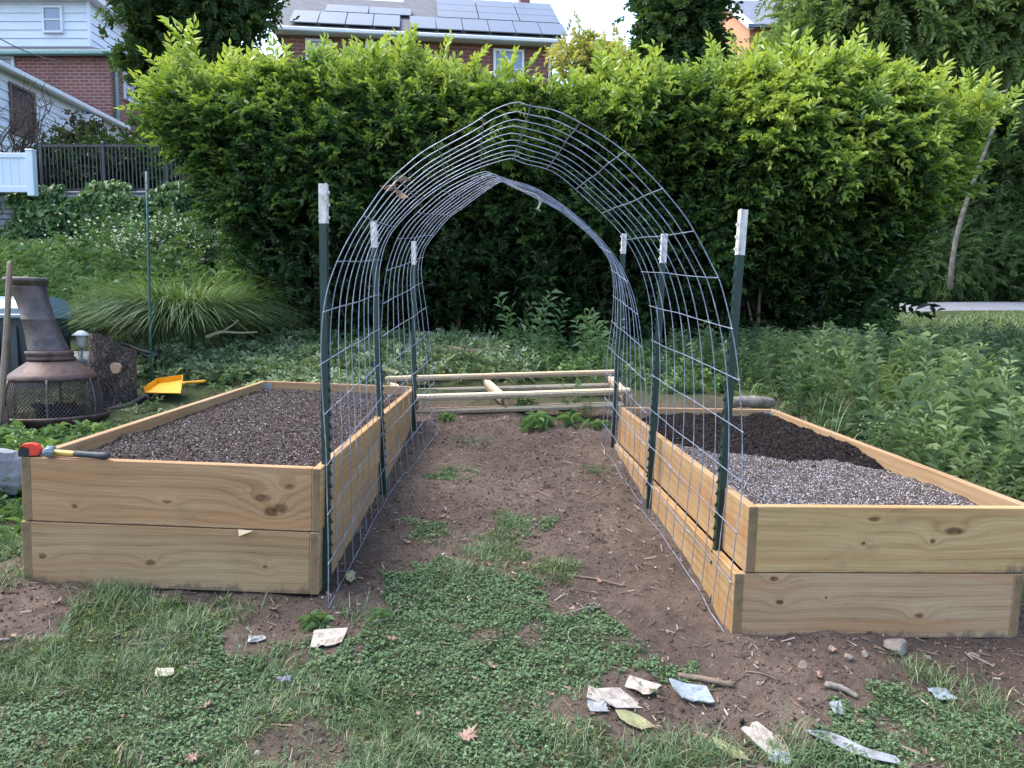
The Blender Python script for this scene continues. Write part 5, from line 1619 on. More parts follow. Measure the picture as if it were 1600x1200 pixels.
# ================================================================ ground vegetation
def stalk(nl, H_, L, W, seed, ang=50, droop=.35, taper=.5):
    """upright weed along +X with leaves spiralling round its stem"""
    r = random.Random(seed); V = []; Q = []; T = []; n = 0
    for i in range(nl):
        f = .12 + .88 * (i + 1) / nl; sz = (1 - taper * f) * r.uniform(.75, 1.15)
        lv, lq = leaf_geo(L * sz, W * sz, .3, droop * r.uniform(.4, 1.5))
        R0 = euler_mats(np.array([math.radians(ang * r.uniform(.7, 1.25) * (1.15 - .5 * f))]), np.array([0.]), np.array([r.uniform(-.3, .3) + PI/2 * 0]))[0]
        a = i * 2.4 + r.uniform(-.3, .3); c_, s2 = math.cos(a), math.sin(a)
        RX = np.array([[1, 0, 0], [0, c_, -s2], [0, s2, c_]])
        # leaf's upper side must face the stem tip
        RL = np.array([[1, 0, 0], [0, 0, -1], [0, 1, 0]])
        V.append(lv @ RL.T @ R0.T @ RX.T + np.array([H_ * f, 0, 0])); Q.append(lq + n); n += len(lv)
        T.append(np.full(len(lv), .3 * f * f + r.uniform(-.12, .12)))
    for c2 in ((0, .004), (.004, 0)):
        V.append(np.array([(0, c2[0], c2[1]), (0, -c2[0], -c2[1]), (H_, -c2[0] * .4, -c2[1] * .4), (H_, c2[0] * .4, c2[1] * .4)])); Q.append(np.array([[0, 1, 2, 3]]) + n); n += 4
        T.append(np.full(4, -.05))
    return np.concatenate(V), np.concatenate(Q), np.concatenate(T)


def upright(n, lean=.3):
    d_ = np.stack([rng.normal(0, lean, n), rng.normal(0, lean, n), np.ones(n)], 1); d_ /= np.linalg.norm(d_, axis=1)[:, None]
    R = euler_mats(np.arctan2(d_[:, 1], d_[:, 0]), np.arcsin(d_[:, 2]), rng.uniform(0, 6.28, n)); return R


def on_ground(x, y, dz=0): return np.stack([x, y, h(x, y) + dz], 1)


MUG = [stalk(n_, 1.0, .16, .022, 300 + k, 52, .6, .45) for k, n_ in enumerate((32, 38, 44, 36))]
NARROW = [stalk(n_, 1.0, .24, .024, 320 + k, 48, .6, .35) for k, n_ in enumerate((20, 24, 18))]
BROAD = [stalk(n_, .55, .36, .19, 340 + k, 70, .45, .2) for k, n_ in enumerate((7, 9, 8))]
DOCK = [stalk(n_, .35, .62, .15, 360 + k, 62, .9, .2) for k, n_ in enumerate((8, 10, 9))]


def inbed(x, y, pad=.03):
    out = np.zeros(x.shape, bool)
    for bed, x0, x1, L in ((bedL, -1.32, 0, 3.1), (bedR, -.03, 1.29, 2.87)):
        mi = np.array(bed.matrix_world.inverted()); lx = mi[0, 0]*x + mi[0, 1]*y + mi[0, 3]; ly = mi[1, 0]*x + mi[1, 1]*y + mi[1, 3]
        out |= (lx > x0 - pad) & (lx < x1 + pad) & (ly > -pad) & (ly < L + pad)
    return out


def field(n, x0, x1, y0, y1, f=1.2, thr=.0, seed=70, pad=.05):
    x = rng.uniform(x0, x1, n); y = rng.uniform(y0, y1, n)
    k = (fbm(x, y, f, 3, seed) > thr) & ~inbed(x, y, pad); return x[k], y[k]


# --- lawn: blades and clover
n = 560000
x = rng.uniform(-3.6, 3.6, n); y = rng.uniform(1.75, 5.2, n)
vis = np.abs(x) < y * .78 + .35
x, y = x[vis], y[vis]; gm_ = grassmask(x, y)
keep = (rng.random(len(x)) < gm_ * .85) & ~inbed(x, y, .01)
x, y, gm_ = x[keep], y[keep], gm_[keep]
tall = fbm(x, y, 2.2, 2, 71)
isb = rng.random(len(x)) < np.clip((tall - .34) * 3.2, .34, .9)
xb, yb, tl = x[isb], y[isb], tall[isb]; k = len(xb)
L_ = rng.uniform(.016, .042, k) * (.7 + 1.1 * np.clip((tl - .42) * 3, 0, 1.1))
cl_ = fbm(xb, yb, 7, 2, 73) * 6.28 * 2
V, Q, T = blades(on_ground(xb, yb, -.004), cl_ + rng.normal(0, 1.1, k), L_, rng.uniform(.1, .75, k), rng.uniform(.1, .75, k), rng.uniform(.0022, .0042, k), 3, np.clip(rng.normal(.45, .2, k) + (rng.random(k) < .10) * .5, 0, 1))
tag(mesh_obj('grass', V, Q, M['lawn'], None, T), 'short mown grass blades of the front lawn', 'grass', None, 'stuff')
xc_, yc_ = x[~isb], y[~isb]; k = len(xc_)


def clover_t(seed):
    r = random.Random(seed); V = []; Q = []; n_ = 0
    for i in range(3):
        lv, lq = leaf_geo(1.0, 1.0, .18, .1); a = i * 2.094 + r.uniform(-.2, .2); R = euler_mats(np.array([a]), np.array([r.uniform(-.15, .35)]), np.array([r.uniform(-.3, .3)]))[0]
        V.append(lv @ R.T); Q.append(lq + n_); n_ += len(lv)
    V.append(np.array([(0, .04, 0), (0, -.04, 0), (.2, -.04, -1.6), (.2, .04, -1.6)])); Q.append(np.array([[0, 1, 2, 3]]) + n_)
    V = np.concatenate(V); return V, np.concatenate(Q), np.concatenate([np.repeat([r.uniform(-.1, .1) for _ in range(3)], 6), np.full(4, -.1)])


CL = [clover_t(k) for k in range(5)]
V, Q, T = scatter(CL, on_ground(xc_, yc_, 0) + np.stack([0*xc_, 0*xc_, rng.uniform(.002, .018, k)], 1), euler_mats(rng.uniform(0, 6.28, k), rng.normal(0, .3, k), rng.normal(0, .3, k)), rng.uniform(.0042, .0088, k), np.clip(rng.normal(.42, .2, k), 0, 1))
tag(mesh_obj('clover', V, Q, M['clover'], None, T), 'low clover leaves growing through the front lawn', 'clover', None, 'stuff')

# longer grass along board feet and lawn edge
bx_, by_ = [], []
for px, py, r_, n_ in ((190, 925, .16, 260), (165, 945, .12, 200), (20, 860, .14, 260), (15, 905, .12, 160), (360, 965, .14, 130), (545, 1085, .07, 130), (420, 1040, .12, 140), (1100, 1180, .12, 300), (1240, 1190, .12, 260), (1520, 1100, .16, 260), (1440, 1060, .1, 120), (560, 965, .1, 70), (800, 820, .07, 60), (840, 650, .1, 0), (1030, 1190, .12, 200), (10, 690, .2, 200), (30, 660, .25, 200), (280, 985, .14, 160)):
    if not n_: continue
    c = G(px, py); bx_.append(rng.normal(c[0], r_ * .6, n_)); by_.append(rng.normal(c[1], r_ * .5, n_))
x, y = np.concatenate(bx_), np.concatenate(by_); kk = ~inbed(x, y, .005); x, y = x[kk], y[kk]; k = len(x)
V, Q, T = blades(on_ground(x, y, -.005), rng.uniform(0, 6.28, k), rng.uniform(.05, .12, k), rng.uniform(.1, .6, k), rng.uniform(.2, .8, k), rng.uniform(.0028, .005, k), 4, np.clip(rng.normal(.5, .2, k), 0, 1))
tag(mesh_obj('tall_grass', V, Q, M['lawn'], None, T), 'longer uncut grass tufts around bed feet and lawn edges', 'grass', None, 'stuff')

# --- soil crumbs, twigs and bark bits over the bare earth
n = 130000
x = rng.uniform(-2.6, 3.2, n); y = 1.9 + 4.9 * rng.random(n)**1.3
dens = np.clip(fbm(x, y, 2.4, 3, 81) * 2.2 - .55, .08, 1)
keep = (rng.random(n) < dens) & ~inbed(x, y, .0) & (np.abs(x) < y * .75 + .3) & (rng.random(n) > grassmask(x, y) * .75)
x, y = x[keep], y[keep]; k = len(x)
sz = np.minimum(rng.gamma(1.2, .0026, k) + .0012, .024)
V, Q, T = grains(on_ground(x, y, 0) + np.stack([0*x, 0*x, sz * .25], 1), sz, np.clip(rng.beta(1.7, 2.6, k) + (rng.random(k) < .05) * .4, 0, 1))
tag(mesh_obj('soil_crumbs', V, Q, M['clod'], None, T), 'loose crumbs of earth and grit on the bare path', 'soil', None, 'stuff')
n = 5200
x = rng.uniform(-2.3, 3, n); y = rng.uniform(2.0, 6.6, n); keep = ~inbed(x, y, .0) & (np.abs(x) < y * .75 + .2); x, y = x[keep], y[keep]; k = len(x)
L_ = rng.gamma(2, .011, k) + .010; a = rng.uniform(0, 6.28, k); W_ = rng.uniform(.0012, .004, k)
P0 = on_ground(x, y, .006); V = np.empty((k, 6, 3)); dx = np.stack([np.cos(a), np.sin(a)], 1); nx2 = np.stack([-np.sin(a), np.cos(a)], 1)
for j, (t, wsg, zz) in enumerate(((-.5, -1, 0), (-.5, 1, 0), (-.5, 0, 1.4), (.5, -.8, 0), (.5, .8, 0), (.5, 0, 1.2))):
    V[:, j, :2] = P0[:, :2] + dx * (L_ * t)[:, None] + nx2 * (W_ * wsg)[:, None]
    V[:, j, 2] = h(V[:, j, 0], V[:, j, 1]) + .003 + W_ * zz + (j > 2) * rng.random(k) * .008
q = np.array([(0, 3, 5, 2), (2, 5, 4, 1), (1, 4, 3, 0)])
tag(mesh_obj('twigs', V.reshape(-1, 3), (q[None] + (np.arange(k) * 6)[:, None, None]).reshape(-1, 4), grainmat('twig_bits', [(0, (.09, .06, .045)), (.6, (.2, .15, .11)), (1, (.5, .44, .36))]), None, np.repeat(rng.beta(1.6, 2.2, k), 6)),
    'small twigs, straw and bark bits strewn on the soil', 'twigs', None, 'stuff')

# --- cuttings behind the left bed
n = 5200
x = rng.uniform(-4.3, .2, n); y = rng.uniform(6.45, 9.2, n)
keep = (fbm(x, y, 1.6, 3, 91) + .12 * (y < 8.3) > .42) & ~((x > -1.4) & (y < 7.35)) & ~inbed(x, y, .08) & ~((x < -2.4) & (y < 7.3)); x, y = x[keep], y[keep]; k = len(x)
WILT = [spray(n_, .16, .075, .038, 400 + q, 70, True, -.2, 35, .4, .15) for q, n_ in enumerate((7, 9, 8))]
V, Q, T = scatter(WILT, on_ground(x, y, .03) + np.stack([0*x, 0*x, rng.random(k) * .07], 1), euler_mats(rng.uniform(0, 6.28, k), rng.normal(0, .35, k), rng.normal(0, 1.2, k)), rng.uniform(.6, 1.2, k), np.clip(rng.normal(.5, .25, k), 0, 1), np.ones(k))
x, y = field(1100, -4.4, -2.25, 5.5, 7.5, 2.5, .25, 93, .03); kk = (np.hypot(x + 3.83, y - 6.2) > .5) & (np.hypot((x + 3.15) / .5, (y - 6.85) / .3) > 1); x, y = x[kk], y[kk]; k2 = len(x)
c2 = scatter(WILT, on_ground(x, y, .012), euler_mats(rng.uniform(0, 6.28, k2), rng.normal(.15, .3, k2), rng.normal(0, .8, k2)), rng.uniform(.3, .75, k2), np.clip(rng.normal(.35, .25, k2), 0, 1))
V, Q, T = merge((V, Q, T), c2)
tag(mesh_obj('cuttings', V, Q, M['cuttings'], None, T), 'pale wilting leafy cuttings strewn behind the left bed', 'cuttings', None, 'stuff')
# --- low growth under the hedge and behind the pallet
x1, y1 = field(2600, -4.5, 5.5, 7.0, 9.9, 1.4, .44, 95); x2, y2 = field(900, .2, 3.2, 7.2, 9.6, 1.4, .3, 96)
x, y = np.concatenate([x1, x2]), np.concatenate([y1, y2]); kk = ~((x > -1.5) & (x < 1.25) & (y < 7.45)); x, y = x[kk], y[kk]; k = len(x)
V, Q, T = scatter(BROAD + MUG[:2], on_ground(x, y, -.01), upright(k, .35), rng.uniform(.1, .26, k), np.clip(rng.normal(.38, .16, k), 0, 1))
tag(mesh_obj('ground_cover', V, Q, M['weed2'], None, T), 'low leafy ground cover between the pallet and the hedge', 'ground cover', None, 'stuff')
# --- rank weeds right of the right bed
parts = []
x, y = field(9500, 2.0, 10.5, 2.9, 11.8, .9, .33, 97, .10); kk = (x > 2.3 + .0 * y) & ((x - 2.2) > -.25 * (y - 5.9)) | (y > 6.3); kk &= (x > 2.0) & (x < y * .85 + .8) & ~((y > 10.2) & (x > 4.6)); x, y = x[kk], y[kk]; k = len(x)
edge = np.clip((x - 2.15) / .5 + (y > 6) * 1.0, .35, 1)
hgt = (.2 + rng.gamma(2.2, .09, k)).clip(.2, .75) * edge * (.55 + .9 * fbm(x, y, .9, 2, 98))
hgt = np.minimum(hgt, np.maximum(.14, 1.33 + rng.normal(0, .05, k) - h0(x, y)))
T0 = np.clip(.0 + .85 * fbm(x, y, 1.3, 2, 99) + rng.normal(0, .2, k), 0, 1)
parts.append(scatter(MUG + NARROW + NARROW, on_ground(x, y, -.02), upright(k, .34), hgt, T0))
x, y = field(1300, 2.1, 8.5, 3.0, 10.5, 1.2, .38, 101, .08); kk = (x < y * .85 + .8) & ~((y > 10.0) & (x > 4.6)); x, y = x[kk], y[kk]; k = len(x)
parts.append(scatter(BROAD + DOCK, on_ground(x, y, -.01), upright(k, .4), rng.uniform(.10, .24, k), np.clip(rng.normal(.36, .15, k), 0, 1)))
x, y = field(9000, 2.1, 9.5, 3.0, 11.5, 1.0, .42, 102, .08); kk = (x < y * .85 + .8) & (x > 2.25 - .25 * (y > 6)); x, y = x[kk], y[kk]; k = len(x)
V, Q, T = blades(on_ground(x, y, -.01), rng.uniform(0, 6.28, k), np.minimum(rng.uniform(.2, .6, k), np.maximum(.15, 1.4 - h0(x, y))), rng.uniform(.05, .5, k), rng.uniform(.2, .9, k), rng.uniform(.004, .009, k), 4, np.clip(rng.normal(.5, .22, k) + (rng.random(k) < .12) * .5, 0, 1))
tag(mesh_obj('rank_grass', V, Q, M['lawn'], None, T), 'long loose grass blades among the weeds at right', 'grass', None, 'stuff')
V, Q, T = merge(*parts)
tag(mesh_obj('weed_patch', V, Q, M['weed'], None, T), 'rank green weeds filling the ground right of the right bed', 'weeds', None, 'stuff')
n = 26000; x = rng.uniform(3.6, 12, n); y = rng.uniform(9.6, 13.2, n)
kk = (fbm(x, y, 1.2, 2, 131) > .3) & (x < y * .85 + .8); x, y = x[kk], y[kk]; k = len(x)
V, Q, T = blades(on_ground(x, y, -.01), rng.uniform(0, 6.28, k), rng.uniform(.05, .16, k), rng.uniform(.1, .7, k), rng.uniform(.2, .8, k), rng.uniform(.006, .014, k), 3, np.clip(rng.normal(.62, .2, k), 0, 1))
tag(mesh_obj('verge_grass', V, Q, M['lawn'], None, T), 'mown grass verge along the lane at right', 'grass', None, 'stuff')
# --- bank on the left
parts = []
x, y = field(6000, -13.5, -3.0, 8.9, 15.0, .8, .28, 103); kk = (x < -y * .27) & (x > -y * .78 - .5) & (np.hypot((x + 3.85) / 1.5, (y - 8.4) / 1.3) > 1); x, y = x[kk], y[kk]; k = len(x)
parts.append(scatter(MUG + NARROW, on_ground(x, y, -.02), upright(k, .35), rng.uniform(.3, .85, k) * np.clip((15.6 - y) / 4, .25, 1) * (.5 + fbm(x, y, .7, 2, 106)), np.clip(-.1 + .9 * fbm(x, y, .9, 2, 105) + rng.normal(0, .16, k), 0, 1)))
x, y = field(2800, -13.5, -2.8, 8.5, 15.2, 1.0, .3, 107); kk = (x < -y * .25) & (x > -y * .78 - .5) & (np.hypot((x + 3.85) / 1.5, (y - 8.4) / 1.3) > 1); x, y = x[kk], y[kk]; k = len(x)
parts.append(scatter(BROAD, on_ground(x, y, .05), upright(k, .4), rng.uniform(.28, .5, k) * np.clip((15.8 - y) / 4, .3, 1), np.clip(rng.normal(.35, .15, k), 0, 1)))
V, Q, T = merge(*parts)
tag(mesh_obj('bank_weeds', V, Q, M['weed2'], None, T), 'tall weeds covering the bank below the ivy wall', 'weeds', None, 'stuff')
# --- weeds round the chiminea
x, y = field(420, -4.6, -2.25, 4.2, 5.75, 2, .3, 109, .04); k = len(x)
parts = [scatter(BROAD, on_ground(x, y, -.01), upright(k, .35), rng.uniform(.12, .26, k), np.clip(rng.normal(.35, .15, k), 0, 1))]
x, y = field(300, -4.8, -2.3, 3.4, 6.0, 2, .4, 111, .04); k = len(x)
parts.append(scatter(DOCK + MUG[:1], on_ground(x, y, -.01), upright(k, .3), rng.uniform(.10, .22, k), np.clip(rng.normal(.4, .15, k), 0, 1)))
V, Q, T = merge(*parts)
tag(mesh_obj('ground_weeds', V, Q, M['weed2'], None, T), 'broad leaved weeds between the chiminea and the left bed', 'weeds', None, 'stuff')

# --- individual weeds that stand out
for k, (px, py, sc, tp_, lb) in enumerate(((840, 668, .24, DOCK, 'bright broad leaved weed in front of the pallet, right of its middle'), (885, 660, .2, DOCK, 'long leaved weed in front of the pallet, under its right half'), (905, 650, .3, MUG, 'bushy weed against the pallet near the right back post'),
                                          (820, 640, .22, BROAD, 'low weed touching the middle of the pallet front'), (690, 655, .15, DOCK, 'small weed in front of the pallet by the left back post'), (935, 668, .14, DOCK, 'small weed beside the right back post'), (845, 560, .36, MUG, 'bushy grey-green weed behind the middle of the pallet'),
                                          (925, 556, .62, NARROW, 'yellow-green weed behind the right end of the pallet'), (815, 545, .8, NARROW, 'tall thin weed stalk before the hedge, seen through the arch'), (590, 968, .09, DOCK, 'small weed on the soil in front of the left bed corner'), (495, 975, .12, DOCK, 'leafy weed at the foot of the left front post'),
                                          (1010, 1080, .07, BROAD, 'small round leaved weed left of the blue-white carton'))):
    c = G(px, py); n = 7 if sc > .2 else 4
    x = c[0] + rng.normal(0, .07 * sc / .3, n); y = c[1] + rng.normal(0, .05 * sc / .3, n)
    V, Q, T = scatter(tp_, on_ground(x, y, -.01), upright(n, .3), sc * rng.uniform(.7, 1.1, n), np.clip(rng.normal(.75 if k == 7 else .5, .1, n), 0, 1))
    tag(mesh_obj('weed', V, Q, M['weed2'], None, T), lb, 'weed', None, 'thing')

# --- ornamental grass
oc = U(285, 528, 8.5); ox, oy = oc[0], 8.5; oz = hz(ox, oy)
n = 4600; a = rng.uniform(0, 6.28, n); r0 = .42 * rng.random(n)**.5
V, Q, T = blades(np.stack([ox + r0 * np.cos(a) * 1.2, oy + r0 * np.sin(a), np.full(n, oz - .02)], 1), a + rng.normal(0, .35, n), rng.uniform(.85, 1.4, n), rng.uniform(.02, .36, n), rng.uniform(.45, 1.1, n), rng.uniform(.010, .018, n), 7, np.clip(rng.normal(.45, .2, n), 0, 1))
tag(mesh_obj('ornamental_grass', V, Q, M['reed'], None, T), 'large fountain shaped clump of ornamental grass behind the left bed', 'ornamental grass')

# --- white flowered shrub on the bank
wr = empty('flowering_shrub', U(285, 430, 12.6), 'shrub covered in small white blossoms on the bank behind the ornamental grass', 'shrub')
bpy.context.view_layer.update()
n = 900; c = np.array(U(290, 405, 12.6)); P = c + rng.normal(0, 1, (n, 3)) * np.array([.75, .5, .27]); P = P[P[:, 2] > h(P[:, 0], P[:, 1])]
k = len(P)
V, Q, T = scatter(SPR_S, P, orient(rng.normal(0, .6, (k, 3)) + np.array([0, -.4, .5]), .2, .3), rng.uniform(1.1, 1.6, k), rng.uniform(.2, .5, k), np.full(k, .4))
mesh_obj('foliage', V, Q, M['ivy'], wr, T, False, None, None, True)
n = 4600; P = c + rng.normal(0, 1, (n, 3)) * np.array([.75, .5, .26]) + np.array([0, -.12, .08]); P = P[P[:, 2] > h(P[:, 0], P[:, 1])]; k = len(P)
V, Q, T = scatter(CL, P, orient(rng.normal(0, .5, (k, 3)) + np.array([0, -.6, .6]), 0, .3), rng.uniform(.014, .03, k), rng.random(k))
mesh_obj('blossom', V, Q, M['petal'], wr, T, False, None, None, True)

# --- ivy on the wall
n = 15000
x = rng.uniform(WX0, WX1 + .2, n); tt = rng.random(n); z = 2.75 + (wz1 + .12 - 2.75) * tt
msk = fbm(x, z, 1.1, 3, 121) + .12 * (tt > .75) - .05
keep = msk > .42; x, z = x[keep], z[keep]; k = len(x)
lump = fbm(x, z, 1.7, 2, 123)
y = WY - .06 - .30 * lump * rng.random(k)**.7
top = z > wz1 - .02; y = np.where(top, y + rng.uniform(0, .25, k), y); z = z + np.where(top, .1 * lump, 0)
lv = leaf_geo(.15, .14, .15, .3)
IV = [(lv[0], lv[1], np.zeros(6)), (lv[0] * np.array([1, .85, 1]), lv[1], np.full(6, .1))]
nr = np.stack([rng.normal(0, .5, k), -.5 + rng.normal(0, .3, k), -.75 + rng.normal(0, .3, k)], 1)
V, Q, T = scatter(IV, np.stack([x, y, z], 1), orient(nr, 0, .25), rng.uniform(.6, 1.15, k), np.clip(.15 + .6 * lump + rng.normal(0, .15, k), 0, 1))
tag(mesh_obj('ivy', V, Q, M['ivy'], None, T), 'thick green ivy hanging over the stone retaining wall', 'ivy', None, 'thing')


# ================================================================ litter on the ground
def scrap(name, px, py, poly, mat, label, cat, rot=0., tilt=(0, 0), thick=.0016, curl=.0, group=None, lift=.012, ret=False):
    """thin sheet lying on the ground: polygon in metres, slightly bent"""
    c = G(px, py)
    poly = np.array(poly, float); n = len(poly)
    # fan with an inner ring so that it can bend
    cen = poly.mean(0); ring = cen + (poly - cen) * .55
    P2 = np.concatenate([poly, ring, [cen]])
    rr = np.random.default_rng(int(px * 7 + py))
    z = curl * ((P2[:, 0] / (np.abs(poly[:, 0]).max() + 1e-6))**2 * .03 + .5 * (P2[:, 1] / (np.abs(poly[:, 1]).max() + 1e-6)) * P2[:, 0] * .25) + rr.normal(0, .0022, len(P2))
    V = np.concatenate([np.c_[P2, z + thick], np.c_[P2, z]])
    m = len(P2); Q = []; T = []
    for k in range(n):
        j = (k + 1) % n
        Q += [(k, j, n + j, n + k), (m + n + k, m + n + j, m + j, m + k), (m + k, m + j, j, k)]
        T += [(n + k, n + j, 2 * n), (m + 2 * n, m + n + j, m + n + k)]
    o = mesh_obj(name, V, [np.array(Q), np.array(T)], mat)
    z0 = hz(c[0], c[1])
    gxs = (hz(c[0] + .05, c[1]) - hz(c[0] - .05, c[1])) / .1; gys = (hz(c[0], c[1] + .05) - hz(c[0], c[1] - .05)) / .1
    o.location = (c[0], c[1], z0 + lift)
    o.rotation_euler = (math.atan(gys) + tilt[0], -math.atan(gxs) + tilt[1], rot)
    return tag(o, label, cat, group)


def torn(w_, h_, seed):
    """a torn rectangle: straight sides, one or two ripped edges, a missing corner"""
    r = random.Random(seed); w_, h_ = w_ * 1.2, h_ * 1.35
    c = [(-.5, -.5), (.5, -.5), (.5, .5), (-.5, .5)]
    c = [(x + r.uniform(-.1, .1), y + r.uniform(-.1, .1)) for x, y in c]; out = []; cut = r.randrange(4); rip = r.randrange(4)
    for k in range(4):
        a, b_ = c[k], c[(k + 1) % 4]
        m_ = 5 if k == rip else 2
        for q in range(m_):
            t = q / m_ + (.16 if (q == 0 and k == cut) else 0); j_ = .07 if k == rip and q else .012
            out.append(((a[0] + (b_[0] - a[0]) * t + r.uniform(-j_, j_)) * w_, (a[1] + (b_[1] - a[1]) * t + r.uniform(-j_, j_)) * h_))
    return out



scrap('cardboard', 972, 1097, torn(.125, .085, 1), M['paper'], 'largest torn cardboard piece of the pile in the front lawn', 'cardboard', .5, (.05, .1), .003)
scrap('cardboard', 1000, 1080, torn(.10, .05, 2), M['paper'], 'narrow cardboard piece lying over the right of the torn pile', 'cardboard', -.6, (.1, -.1), .003, 0, None, .022)
scrap('cardboard', 938, 1095, torn(.07, .045, 3), M['paper'], 'small cardboard piece at the upper left of the torn pile', 'cardboard', -.2, (.0, .1), .003)
scrap('cardboard', 934, 1108, torn(.065, .036, 4), M['plastic_film'], 'small whitish cardboard piece at the lower left of the torn pile', 'cardboard', .1, (0, 0), .003)
scrap('leaf', 990, 1130, [(-.07, 0), (-.04, .026), (0, .034), (.04, .024), (.075, .0), (.04, -.028), (0, -.036), (-.04, -.024)], M['limeleaf'], 'large yellow-green leaf below the torn cardboard pile', 'leaf', -.5, (0, 0), .001, .2)
scrap('cardboard', 512, 1003, torn(.10, .075, 5), M['paper'], 'square torn cardboard piece on the bare soil before the left bed', 'cardboard', -.1, (.1, .05), .003)
scrap('cardboard', 1199, 1163, torn(.085, .10, 6), M['paper'], 'folded cardboard piece with a dark spot near the bottom edge', 'cardboard', .5, (.15, .15), .003)
scrap('carton', 1080, 1087, torn(.115, .06, 7), M['bluecard'], 'crushed blue and white printed carton on the soil', 'carton', .15, (.15, .1), .006, .3)
scrap('carton', 1219, 1190, torn(.06, .042, 8), M['bluecard'], 'small blue printed carton scrap beside the folded cardboard', 'carton', -.3, (.1, .1), .005)
scrap('paper', 1472, 1090, torn(.085, .05, 9), plain('pale_blue_paper', (.30, .35, .40), (.25, .29, .34), .6, 20), 'pale blue paper scrap in the grass before the right bed', 'paper', .2, (.1, .05), .002)
scrap('paper', 1307, 1110, torn(.04, .04, 10), M['plastic_film'], 'tiny clear plastic scrap on the soil', 'plastic', .2, (.2, .1), .002)
scrap('plastic_wrap', 1330, 1172, [(-.14, .035), (-.08, .05), (-.02, .03), (.05, .0), (.13, -.02), (.15, -.05), (.06, -.045), (.0, -.03), (-.06, -.005), (-.12, .01)], M['plastic_film'], 'long strip of clear plastic wrap at the lower right', 'plastic wrap', -.15, (.1, 0), .002, .4)
scrap('leaf', 1141, 1178, [(-.08, 0), (-.04, .025), (.02, .03), (.08, 0), (.03, -.028), (-.04, -.02)], M['limeleaf'], 'long pale yellow leaf left of the folded cardboard', 'leaf', -1.0, (.1, 0), .001, .3)
scrap('leaf', 546, 911, [(-.035, 0), (-.01, .02), (.02, .024), (.04, .01), (.028, -.02), (-.01, -.024)], M['limeleaf'], 'pale yellow leaf standing on the soil by the left front post', 'leaf', 1.2, (.9, 0), .001, .3, None, .03)


def oak(s_, seed):
    r = random.Random(seed); out = []
    for k in range(22):
        a = k / 22 * 2 * PI; q = (1 if k % 2 else .55) * r.uniform(.8, 1.1) * (1.0 if abs(math.cos(a)) > .5 else .72)
        out.append((math.cos(a) * s_ * q, math.sin(a) * s_ * q * .8))
    return out


scrap('leaf', 730, 1163, oak(.052, 1), M['dryleaf'], 'curled pale brown oak leaf in the front lawn', 'leaf', .8, (.25, .2), .001, .6, None, .03)
scrap('leaf', 1095, 1162, oak(.03, 2), M['dryleaf'], 'small brown oak leaf beside the grass tuft near the bottom edge', 'leaf', .2, (.2, .1), .001, .5, None, .025)
scrap('leaf', 444, 1069, oak(.034, 3), plain('grey_leaf', (.3, .29, .31), (.22, .21, .23), .8, 20), 'grey flat leaf on a bald patch of the lawn', 'leaf', .6, (.15, .1), .001, .2, None, .02)
scrap('leaf', 258, 1054, torn(.055, .028, 12), M['paleleaf'], 'whitish scrap in the lawn below the left bed', 'leaf', .2, (.1, 0), .002)
scrap('leaf', 402, 1002, torn(.05, .03, 13), M['plastic_film'], 'pale scrap on the soil right of the lawn edge, below the left bed', 'paper', .3, (.1, 0), .002)
scrap('leaf', 300, 1193, oak(.03, 4), M['dryleaf'], 'dry leaf at the bottom edge of the lawn', 'leaf', .3, (.2, 0), .001, .4, None, .02)
# small dry leaves sprinkled about: nothing tells one from another
proto = None
spots = [(610, 1003), (598, 972), (745, 958), (762, 886), (820, 885), (890, 955), (712, 985), (1160, 1095), (1120, 1065), (1215, 1075), (1035, 1035), (1020, 1140), (905, 1150), (870, 800), (905, 835), (915, 860), (700, 812), (660, 800), (690, 810), (935, 910), (985, 870), (760, 700), (730, 735), (860, 735),
         (780, 775), (640, 850), (620, 900), (590, 925), (1005, 850), (830, 690), (900, 690), (1280, 1060), (1250, 1100), (1340, 1130), (1180, 1040), (1460, 1040), (1300, 1020), (60, 1170), (190, 1125), (320, 1110), (20, 1000), (90, 945), (350, 940), (430, 955), (100, 1000), (560, 1040), (770, 1045), (655, 1120), (860, 1090), (1560, 1060)]
for k, (px, py) in enumerate(spots):
    if proto is None:
        proto = scrap('dry_leaf', px, py, oak(.026, 9), M['dryleaf'], 'small dry leaf fragment lying on the soil or lawn', 'leaf', .3, (.2, .1), .001, .5, 'small dry leaves strewn on the ground', .014)
        continue
    o = proto.copy(); COL.objects.link(o); c = G(px, py); o.location = (c[0], c[1], hz(c[0], c[1]) + .012)
    s2 = rng.uniform(.45, 1.15); o.scale = (s2, s2 * rng.uniform(.5, 1), s2); o.rotation_euler = (rng.normal(0, .3), rng.normal(0, .3), rng.uniform(0, 6.28))

# stones and sticks
a = G(1399, 1018); rock('stone', (a[0], a[1], a[2] + .018), .058, 'large tan stone against the foot of the right bed', 'stone', M['stone'], 3, None, .6, .2)
for k, (px, py, s2, lb) in enumerate(((1325, 1030, .022, 'rounded pale pebble left of the large tan stone'), (1352, 1024, .02, 'pinkish pebble touching the left of the large tan stone'), (1300, 1015, .016, 'small pebble at the foot of the right bed, left of the other pebbles'), (1450, 1030, .018, 'small grey stone right of the large tan stone'),
                                      (1255, 1042, .024, 'dark lump of earth-covered stone below the right bed'), (160, 905, .012, 'tiny stone under the left bed front'), (880, 800, .014, 'small stone on the path among debris'), (955, 865, .014, 'small stone on the right half of the path'))):
    a = G(px, py); rock('pebble', (a[0], a[1], a[2] + s2 * .3), s2, lb, 'stone', M['stone'], 40 + k, 'loose stones on the soil', .7, k)


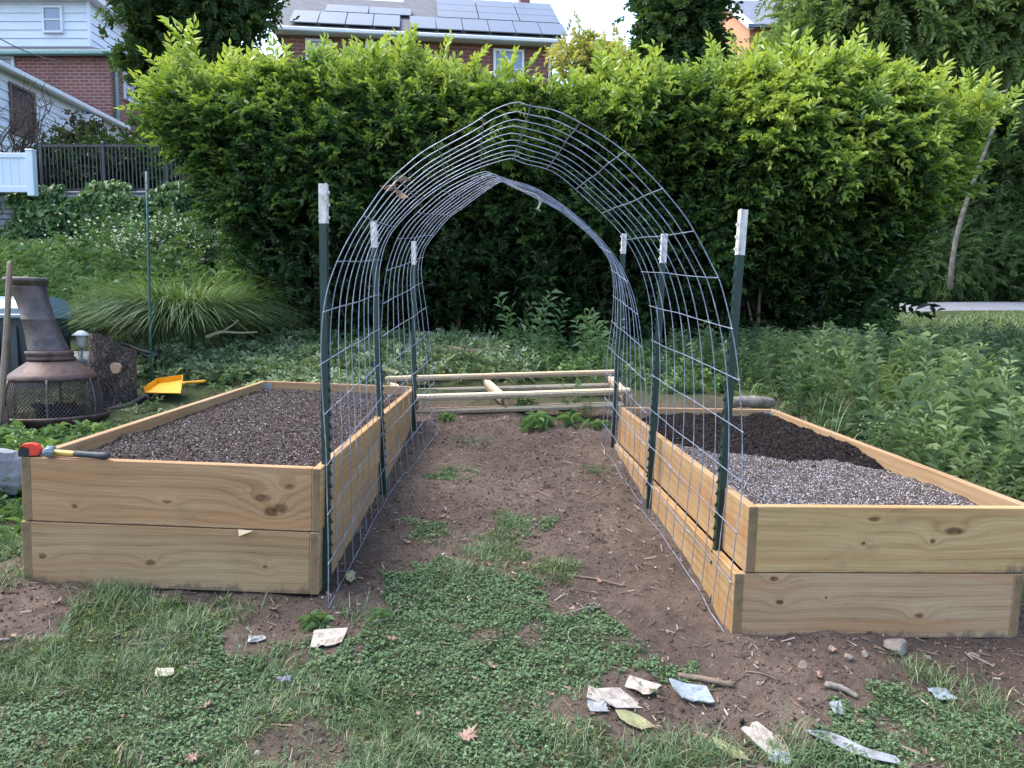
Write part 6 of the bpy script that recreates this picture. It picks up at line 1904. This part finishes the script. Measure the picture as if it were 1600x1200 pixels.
def stick(pix, r0, r1, label, mat='stick', lift=.0):
    P = [G(*q) for q in pix]; P = [(p[0], p[1], hz(p[0], p[1]) + r0 * .8 + lift) for p in P]
    C = catmull(P, 14); C[:, 2] += rng.normal(0, r0 * .12, 14)
    tag(MB().tube(C, np.linspace(r0, r1, 14), 7).build('stick', M[mat], None, True), label, 'stick')


stick([(1060, 1058), (1100, 1065), (1146, 1074)], .011, .012, 'thick brown stick on the soil below the right front post')
stick([(1165, 1050), (1190, 1055), (1215, 1065)], .004, .002, 'thin dark twig right of the thick brown stick')
stick([(890, 900), (930, 907), (978, 917)], .006, .004, 'straight thin twig across the path')
stick([(958, 912), (962, 922)], .003, .002, 'tiny side twig beside the straight path twig')
stick([(880, 962), (905, 955), (940, 950)], .007, .004, 'pale forked twig at the edge of the lawn tongue', 'bark_pale')
stick([(1290, 1073), (1315, 1080), (1340, 1093)], .013, .009, 'rotten grey wood chip on the soil before the right bed', 'bark_pale')
stick([(1512, 1024), (1530, 1032), (1553, 1044)], .007, .004, 'flat pale wood splinter below the right bed', 'bark_pale')
stick([(583, 975), (600, 971), (615, 966)], .009, .006, 'short grey stick at the lawn edge by the left bed', 'bark_pale')
stick([(385, 1130), (410, 1122), (437, 1110)], .005, .003, 'pale dry stalk lying in the lawn', 'bark_pale')
stick([(235, 1192), (250, 1183), (262, 1190)], .003, .002, 'short pale straw at the bottom of the lawn', 'bark_pale')
stick([(940, 770), (905, 785), (880, 775)], .004, .002, 'thin twig on the middle of the path')
stick([(838, 768), (865, 778), (893, 770)], .005, .002, 'bent brown twig among debris on the path')
stick([(0, 1003), (20, 1000), (52, 988)], .006, .004, 'pale curved stalk at the left edge of the lawn', 'bark_pale')
c = G(905, 1003); pts = [(c[0] + .05 * math.cos(t) * (1 - .03 * t), c[1] + .045 * math.sin(t), hz(c[0] + .05 * math.cos(t), c[1] + .045 * math.sin(t)) + .03) for t in np.linspace(.6, 5.2, 24)]
tag(MB().tube(pts, .0009, 5).build('string', M['twine'], None, True), 'thin pale open loop of string lying in the clover', 'string')
